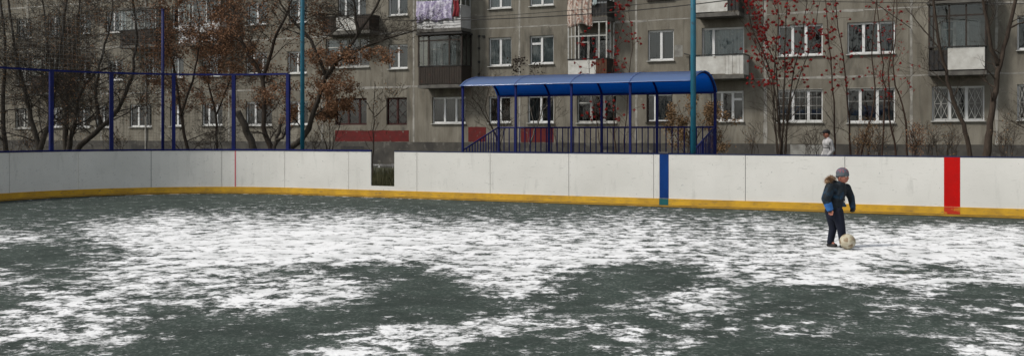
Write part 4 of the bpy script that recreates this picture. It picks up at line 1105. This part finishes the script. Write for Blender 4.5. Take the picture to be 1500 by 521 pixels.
skin = mat('skin', (.46, .24, .17), (.4, .19, .13), .6, 8, bmp=0)
skin_cold = mat('flushed_skin', (.36, .15, .1), (.28, .1, .075), .6, 8, bmp=0)
def hand(p, d, side, s, curl=.5):
    """palm + five fingers as capsules: p wrist, d direction down the hand, side = thumb direction"""
    d = Vector(d).normalized(); t = Vector(side).normalized(); n = d.cross(t).normalized(); pr = []
    L = s
    for k in range(4):
        o_ = t * (.030 - .020 * k) * (L / .1)
        pr.append(('c', p + o_ * .6, .013 * L / .1, p + d * L * .5 + o_, .0105 * L / .1))
        ln = (.42, .48, .45, .35)[k] * L; k0 = p + d * L * .5 + o_
        k1 = k0 + (d + n * curl * .3).normalized() * ln * .45; k2 = k1 + (d + n * curl * 1.0).normalized() * ln * .33; k3 = k2 + (d * .6 + n * curl * 1.5).normalized() * ln * .25
        r = .0078 * L / .1
        pr += [('c', k0, r * 1.1, k1, r), ('c', k1, r, k2, r * .92), ('c', k2, r * .92, k3, r * .8)]
    a = p + t * .026 * L / .1 + d * L * .12; b = a + (t * .7 + d).normalized() * L * .27; c = b + (d + n * curl * .5 + t * .1).normalized() * L * .22
    pr += [('c', p, .014 * L / .1, a, .011 * L / .1), ('c', a, .011 * L / .1, b, .009 * L / .1), ('c', b, .009 * L / .1, c, .0078 * L / .1)]
    return pr

def boy():
    Y = CH * F / (362.5 - HY); S = Y / F        # metres per photo pixel at the boy
    base = P(1226, HY, Y); base.z = 0
    root = empty('person', base)
    tag(root, 'child in dark padded jacket, patterned knit hat and navy trousers stepping up to the football', 'person')
    # local frame: x right, y away, z up; q(px,py,dy)
    def q(x, y, dy=0): return Vector(((x - 1226) * S, dy, CH + (HY - y) * S))
    yaw = R(-50)      # faces right and a little to the camera: +x, -y
    fwd = Vector((math.cos(yaw), math.sin(yaw), 0)); lat = Vector((-fwd.y, fwd.x, 0))
    head = q(1234.2, 258.5, -.01); hr = .088
    neck = q(1230, 270); hipL = q(1219.5, 313, .05); hipR = q(1225, 313, -.05)
    shA = q(1213.5, 275, -.07); elA = q(1206.5, 290, -.11); wrA = q(1211.5, 305, -.13)      # arm nearer the left edge of the photo
    shB = q(1241.5, 275.5, .05); elB = q(1248.5, 289, .06); wrB = q(1249, 302, 0)
    knA = q(1222.5, 334, .07); anA = q(1220, 354.5, .12); knB = q(1230, 334, -.07); anB = q(1233.5, 355.5, -.05)
    chin = head + fwd * .035 - Vector((0, 0, .075))
    body = [('e', head, (.082, .074, .1), (0, 0, yaw)), ('e', head + fwd * .02 - Vector((0, 0, .045)), (.058, .056, .052), (0, 0, yaw)),
            ('c', head + fwd * .078 + Vector((0, 0, .002)), .009, head + fwd * .09 - Vector((0, 0, .02)), .0125),
            ('e', head + lat * .078 - Vector((0, 0, .012)), (.014, .009, .024), (0, 0, yaw)), ('e', head - lat * .078 - Vector((0, 0, .012)), (.014, .009, .024), (0, 0, yaw)),
            ('e', head + fwd * .05 + lat * .035 - Vector((0, 0, .03)), (.025, .022, .022), (0, 0, 0)), ('e', head + fwd * .05 - lat * .035 - Vector((0, 0, .03)), (.025, .022, .022), (0, 0, 0)),
            ('c', head - Vector((0, 0, .06)), .045, neck - Vector((0, 0, .04)), .05),
            ('c', neck - Vector((0, 0, .05)), .075, q(1226, 300), .085), ('c', q(1226, 300), .085, (hipL + hipR) / 2, .085),
            ('c', neck - Vector((0, 0, .05)), .05, shA, .042), ('c', shA, .042, elA, .034), ('c', elA, .032, wrA, .022),
            ('c', neck - Vector((0, 0, .05)), .05, shB, .042), ('c', shB, .042, elB, .034), ('c', elB, .032, wrB, .022),
            ('c', hipL, .065, knA, .045), ('c', knA, .044, anA, .03), ('c', hipR, .065, knB, .045), ('c', knB, .044, anB, .03),
            ('c', anA, .03, anA + fwd * .06 - Vector((0, 0, .03)), .022), ('c', anB, .03, anB + fwd * .06 - Vector((0, 0, .03)), .022)]
    body += hand(wrA, (.25, -.1, -1), fwd, .1, .7)
    body += hand(wrB, (-.05, -.15, -1), fwd, .095, .9)
    solid('body', body, .0045, skin_cold, root, 2)
    # face
    for sgn in (1, -1):
        e = head + fwd * .073 + lat * .03 * sgn + Vector((0, 0, .004))
        bm = bmesh.new(); bmesh.ops.create_icosphere(bm, subdivisions=2, radius=.0105, matrix=Matrix.Translation(e)); ob_from('eye', bm, mat('eye_white', (.6, .6, .58), rough=.3, bmp=0), root, smooth=True)
        bm = bmesh.new(); bmesh.ops.create_icosphere(bm, subdivisions=2, radius=.006, matrix=Matrix.Translation(e + fwd * .006)); ob_from('iris', bm, M['darkmetal'], root, smooth=True)
        bm = bmesh.new(); tube(bm, [e + fwd * .008 + lat * -.014 + Vector((0, 0, .016)), e + fwd * .011 + Vector((0, 0, .02)), e + fwd * .004 + lat * .014 * sgn + Vector((0, 0, .017))], .0028, 5); ob_from('eyebrow', bm, M['bark'], root)
    bm = bmesh.new(); c = head + fwd * .077 - Vector((0, 0, .043)); tube(bm, [c - lat * .017 - fwd * .005, c, c + lat * .017 - fwd * .005], [.003, .0055, .003], 6); ob_from('mouth', bm, mat('lips', (.34, .09, .08), bmp=0), root, smooth=True)
    # knit hat: grey-mauve with rows of pattern, ribbed brim
    m, nt, bs = new_mat('patterned_knit')
    tc = nd(nt, 'ShaderNodeTexCoord'); sx = nd(nt, 'ShaderNodeSeparateXYZ'); nt.links.new(tc.outputs['Object'], sx.inputs[0])
    wv = nd(nt, 'ShaderNodeTexVoronoi'); wv.inputs['Scale'].default_value = 34; nt.links.new(tc.outputs['Object'], wv.inputs['Vector'])
    g = nd(nt, 'ShaderNodeMath', operation='GREATER_THAN'); g.inputs[1].default_value = .42; nt.links.new(wv.outputs['Distance'], g.inputs[0])
    zc = head.z
    mr = nd(nt, 'ShaderNodeMapRange'); mr.inputs[1].default_value = zc + .055; mr.inputs[2].default_value = zc + .07; nt.links.new(sx.outputs[2], mr.inputs[0])
    a = mixc(nt, g.outputs[0], (.27, .085, .1), (.09, .1, .13)); b = mixc(nt, mr.outputs[0], (.085, .1, .115), a)
    nt.links.new(b, bs.inputs['Base Color']); bs.inputs['Roughness'].default_value = .95
    bump(nt, bs, wv.outputs['Distance'], .5, .006)
    hc = head + Vector((0, 0, .022)) - fwd * .006
    hat = [('e', hc + Vector((0, 0, .028)), (.096, .09, .088), (0, 0, yaw))]
    for k in range(16):
        t = 2 * math.pi * k / 16; hat.append(('e', hc + fwd * .078 * math.cos(t) + lat * .074 * math.sin(t) + Vector((0, 0, .008 - .012 * (1 - math.cos(t)))), (.022, .022, .026), (0, 0, 0)))
    solid('knit_hat', hat, .005, m, root, 4)
    # jacket
    jm = mat('dark_padded_jacket', (.006, .013, .019), (.004, .007, .011), .7, 7, bmp=.5, bscale=18, bdist=.01, third=((.01, .04, .08), 4.5, .52, .62))
    J = []
    tt = neck - Vector((0, 0, .02))
    J += [('c', tt, .08, q(1228, 282), .12), ('c', q(1226.5, 280, .02), .122, q(1223.5, 294), .122), ('c', q(1223.5, 294), .122, q(1221.5, 303), .12)]
    J += [('c', tt - Vector((0, 0, .03)), .07, shA, .072), ('c', shA, .08, elA, .069), ('c', elA, .069, wrA, .052)]
    J += [('c', tt - Vector((0, 0, .03)), .07, shB, .068), ('c', shB, .07, elB, .056), ('c', elB, .056, wrB, .046)]
    for k in range(14):           # stand-up collar
        t = 2 * math.pi * k / 14; J.append(('e', neck + Vector((0, 0, -.005)) + fwd * .065 * math.cos(t) + lat * .06 * math.sin(t), (.026, .026, .034), (0, 0, 0)))
    for z, r in ((284, .118), (292, .12), (300, .12)):     # padding rolls
        for k in range(16):
            t = 2 * math.pi * k / 16; c = q(1225.5 - (z - 284) * .22, z); J.append(('e', c + Vector((math.cos(t) * r * .86, math.sin(t) * r * .8, 0)), (.03, .03, .03), (0, 0, 0)))
    J.append(('c', q(1230, 297, -.04), .05, q(1237, 301, -.04), .02))
    solid('jacket', J, .008, jm, root, 5)
    bm_blue = mat('blue_sleeve_panel', (.03, .15, .42), (.02, .09, .28), .5, 9, bmp=.3)
    d = (wrA - elA).normalized()
    solid('sleeve_panel', [('c', elA + d * .085, .063, wrA - d * .005, .054)], .006, bm_blue, root, 3)
    solid('sleeve_panel', [('c', elB.lerp(wrB, .75), .05, wrB, .046)], .007, jm, root, 3)
    # dark mitten-like glove with separate fingers on the right-hand side of the photo
    gl = []
    for pr in hand(wrB, (-.05, -.15, -1), fwd, .095, .9): gl.append(('c', pr[1], pr[2] + .003, pr[3], pr[4] + .003))
    solid('glove', gl, .0045, mat('black_glove', (.012, .013, .016), bmp=.2), root, 2)
    # fur trimmed hood lying behind the neck
    hd = []
    hb = q(1218.5, 265, .06)
    hd += [('e', q(1222, 270, .05), (.09, .075, .06), (0, R(-15), 0)), ('e', q(1219, 268, .02), (.05, .06, .045), (0, 0, 0))]
    solid('hood', hd, .008, jm, root, 4)
    fm = leaf_mat('brown_fur', (.24, .14, .075), (.14, .08, .045), (.36, .25, .16))
    fur = bmesh.new(); rnd = random.Random(8)
    for k in range(2600):
        t = rnd.uniform(0, 1)
        pc = q(1211.5, 266, -.02).lerp(q(1219, 260, .04), t) if t < .75 else q(1219, 260, .04).lerp(q(1224, 264, .08), (t - .75) * 4)
        dr = Vector((rnd.gauss(0, 1), rnd.gauss(0, 1), rnd.gauss(.1, 1))).normalized(); p = pc + dr * .03
        e = p + (dr + Vector((rnd.gauss(0, .35), rnd.gauss(0, .35), rnd.gauss(-.1, .35)))) * rnd.uniform(.018, .04)
        sd = dr.orthogonal().normalized() * .0022
        fur.faces.new((fur.verts.new(p - sd), fur.verts.new(p + sd), fur.verts.new(e)))
    for t in range(9):
        pc = q(1211.5, 266, -.02).lerp(q(1219, 260, .04), t / 8)
        bmesh.ops.create_icosphere(fur, subdivisions=2, radius=.034, matrix=Matrix.Translation(pc))
    ob_from('fur_trim', fur, fm, root)
    # trousers
    tm = mat('navy_trousers', (.008, .011, .026), (.005, .007, .014), .85, 6, bmp=.5, bscale=14, bdist=.012)
    T = [('c', hipL + Vector((-.01, 0, .04)), .09, knA, .062), ('c', knA, .061, anA - Vector((0, 0, .01)), .05), ('c', hipR + Vector((0, 0, .04)), .09, knB, .066), ('c', knB, .064, anB - Vector((0, 0, .01)), .053), ('c', (hipL + hipR) / 2 + Vector((0, 0, .06)), .1, (hipL + hipR) / 2, .1)]
    solid('trousers', T, .007, tm, root, 4)
    sm = mat('dark_boots', (.02, .017, .016), (.01, .009, .009), .6, 8)
    for an in (anA, anB):
        gz = .028
        f = Vector((an.x, an.y, gz))
        solid('boot', [('c', an, .045, f, .04), ('c', f - fwd * .025, .034, f + fwd * .085, .03), ('e', f + fwd * .03 - Vector((0, 0, .012)), (.085, .042, .018), (0, 0, yaw))], .006, sm, root, 2)
    return Y
YB = boy()

def football():
    Yb = CH * F / (365.5 - HY); r = 11.4 / F * Yb
    c = P(1241.5, HY, Yb); c.z = r + .006
    bm = bmesh.new(); bmesh.ops.create_icosphere(bm, subdivisions=5, radius=r)
    g = (1 + 5 ** .5) / 2
    ic = [Vector(v).normalized() for v in ((0, 1, g), (0, -1, g), (0, 1, -g), (0, -1, -g), (1, g, 0), (-1, g, 0), (1, -g, 0), (-1, -g, 0), (g, 0, 1), (-g, 0, 1), (g, 0, -1), (-g, 0, -1))]
    fc = [Vector((a, b, c_)).normalized() for a in (-1, 1) for b in (-1, 1) for c_ in (-1, 1)] + [v.normalized() for a in (-1, 1) for b in (-1, 1) for v in (Vector((0, a / g, b * g)), Vector((a / g, b * g, 0)), Vector((a * g, 0, b / g)))]
    rot = Matrix.Rotation(.5, 3, 'X') @ Matrix.Rotation(.9, 3, 'Z')
    ic = [rot @ v for v in ic]; fc = [rot @ v for v in fc]
    cs = [(v, 1) for v in ic] + [(v, 0) for v in fc]
    for v in bm.verts:        # stitched grooves between the panels
        n = v.co.normalized(); ds = sorted((math.acos(max(-1, min(1, n.dot(c_)))) * (1.0 if k == 0 else 1.14) for c_, k in cs))
        if ds[1] - ds[0] < .05: v.co = n * (r - .0025 * (1 - (ds[1] - ds[0]) / .05))
    for f in bm.faces:
        n = f.calc_center_median().normalized(); best = min(cs, key=lambda t: math.acos(max(-1, min(1, n.dot(t[0])))) * (1.0 if t[1] == 0 else 1.14)); f.material_index = best[1]
    mA = mat('worn_cream_leather', (.5, .46, .36), (.33, .29, .2), .7, 14, bmp=.3, third=((.2, .16, .1), 9, .56, .7))
    mB = mat('worn_brown_panel', (.22, .155, .095), (.32, .26, .18), .7, 14, bmp=.3)
    o = ob_from('football', bm, [mA, mB], None, smooth=True, loc=c)
    tag(o, 'worn cream and brown football on the snow at the child\'s feet', 'ball')
football()

def man():
    Y = 33.0; S = Y / F
    base = P(1211.5, HY, Y); base.z = 0
    root = empty('person', base)
    tag(root, 'man in white jacket with black stripes and black cap walking left behind the boards', 'person')
    def q(x, y, dy=0): return Vector(((x - 1213) * S, dy, CH + (HY - y) * S))
    def h(x, z, dy=0): return Vector((x, dy, z))
    fwd = Vector((-1, -.15, 0)).normalized(); lat = Vector((-fwd.y, fwd.x, 0)); yaw = math.atan2(fwd.y, fwd.x)
    head = h(-.02, 1.655); neck = h(.02, 1.5)
    body = [('e', head, (.106, .085, .125), (0, 0, yaw)), ('e', head + fwd * .03 - Vector((0, 0, .065)), (.06, .06, .055), (0, 0, yaw)), ('c', head + fwd * .09 + Vector((0, 0, .005)), .01, head + fwd * .112 - Vector((0, 0, .025)), .014),
            ('e', head + lat * .08 - Vector((0, 0, .01)), (.018, .01, .03), (0, 0, yaw)), ('e', head - lat * .08 - Vector((0, 0, .01)), (.018, .01, .03), (0, 0, yaw)),
            ('c', head - Vector((0, 0, .06)), .058, neck - Vector((0, 0, .05)), .065), ('c', h(.02, 1.38), .13, h(.03, 1.0), .12), ('c', h(.03, 1.0), .12, h(.03, .92), .12)]
    shs, els, wrs = {}, {}, {}
    for sg in (1, -1):
        sh = h(.02, 1.41) + lat * .18 * sg; el = sh + Vector((.07 if sg > 0 else .02, 0, -.28)) + lat * .03 * sg; wr = el + fwd * (.17 if sg > 0 else .12) + Vector((0, 0, -.19))
        shs[sg], els[sg], wrs[sg] = sh, el, wr
        body += [('c', h(.02, 1.41), .07, sh, .06), ('c', sh, .058, el, .045), ('c', el, .043, wr, .028)]
        hip = h(.03, .92) + lat * .09 * sg; kn = h(-.1 if sg > 0 else .1, .5) + lat * .09 * sg; an = h(-.22 if sg > 0 else .34, .1 if sg > 0 else .16) + lat * .09 * sg
        body += [('c', hip, .085, kn, .058), ('c', kn, .056, an, .038), ('c', an, .038, an + fwd * .12 - Vector((0, 0, .05)), .028)]
        body += hand(wr, fwd * .7 + Vector((0, 0, -1)), fwd * 1 + Vector((0, 0, .7)), .17 * .6, .7)
        shs['leg', sg] = (hip, kn, an)
    solid('body', body, .007, skin_cold, root, 2)
    for sg in (1, -1):
        e = head + fwd * .09 + lat * .032 * sg + Vector((0, 0, .008)); bm = bmesh.new(); bmesh.ops.create_icosphere(bm, subdivisions=2, radius=.011, matrix=Matrix.Translation(e)); ob_from('eye', bm, M['darkmetal'], root, smooth=True)
    bm = bmesh.new(); c = head + fwd * .092 - Vector((0, 0, .058)); tube(bm, [c - lat * .022, c + fwd * .006, c + lat * .022], .005, 6); ob_from('mouth', bm, mat('mans_lips', (.3, .09, .08), bmp=0), root)
    solid('hair', [('e', head - fwd * .018 + Vector((0, 0, .015)), (.095, .084, .1), (0, 0, yaw))], .008, mat('grey_dark_hair', (.04, .035, .03)), root, 3)
    cm = mat('black_cap', (.012, .012, .014), bmp=.2)
    solid('cap', [('e', head + Vector((0, 0, .062)), (.122, .102, .078), (0, 0, yaw)), ('e', head + fwd * .14 + Vector((0, 0, .045)), (.09, .075, .016), (0, R(8), yaw))], .006, cm, root, 2)
    jm = mat('white_jacket', (.46, .45, .45), (.3, .3, .31), .7, 6, bmp=.5, bscale=14, bdist=.015)
    J = [('c', h(.02, 1.42), .13, h(.02, 1.2), .155), ('c', h(.02, 1.2), .155, h(.03, .92), .16), ('e', h(.02, 1.35) + lat * .06, (.15, .13, .14), (0, 0, yaw)), ('e', h(.02, 1.35) - lat * .06, (.15, .13, .14), (0, 0, yaw)), ('c', h(.02, 1.47), .085, h(.02, 1.5), .075)]
    for sg in (1, -1): J += [('c', h(.02, 1.41), .1, shs[sg], .085), ('c', shs[sg], .085, els[sg], .07), ('c', els[sg], .068, wrs[sg], .05)]
    solid('jacket', J, .01, jm, root, 4)
    sm = mat('black_trim', (.015, .015, .018), bmp=0)
    sg = -1 if lat.y > 0 else 1          # the side nearer the camera
    n = lat * sg
    bm = bmesh.new(); a = shs[sg] + n * .086 + fwd * .05; tube(bm, [a + Vector((0, 0, -.02)), a + fwd * .03 + Vector((0, 0, -.14)), a - fwd * .0 + Vector((0, 0, -.27))], .014, 6); ob_from('sleeve_stripe', bm, sm, root)
    bm = bmesh.new()
    pts = [h(.02, 1.22) + Vector((math.cos(t) * .155, math.sin(t) * .16, 0)) for t in [2 * math.pi * k / 20 for k in range(21)]]
    tube(bm, pts, .01, 6); ob_from('chest_stripe', bm, sm, root)
    solid('scarf', [('c', h(-.05, 1.49) + lat * .04, .035, h(-.05, 1.49) - lat * .04, .035), ('e', h(-.0, 1.5), (.09, .08, .035), (0, 0, 0))], .008, mat('dark_scarf', (.03, .035, .05)), root, 3)
    tm = mat('dark_trousers', (.02, .022, .03), bmp=.3)
    T = [('c', h(.03, .95), .125, h(.03, .9), .125)]
    for s_ in (1, -1):
        hip, kn, an = shs['leg', s_]; T += [('c', hip, .1, kn, .075), ('c', kn, .073, an, .06)]
    solid('trousers', T, .01, tm, root, 4)
    for s_ in (1, -1):
        hip, kn, an = shs['leg', s_]; f = Vector((an.x, an.y, max(.045, an.z - .06)))
        solid('shoe', [('c', an, .05, f, .045), ('c', f, .042, f + fwd * .16 - Vector((0, 0, 0.005)), .035)], .008, mat('black_shoe', (.015, .015, .015)), root, 2)
man()
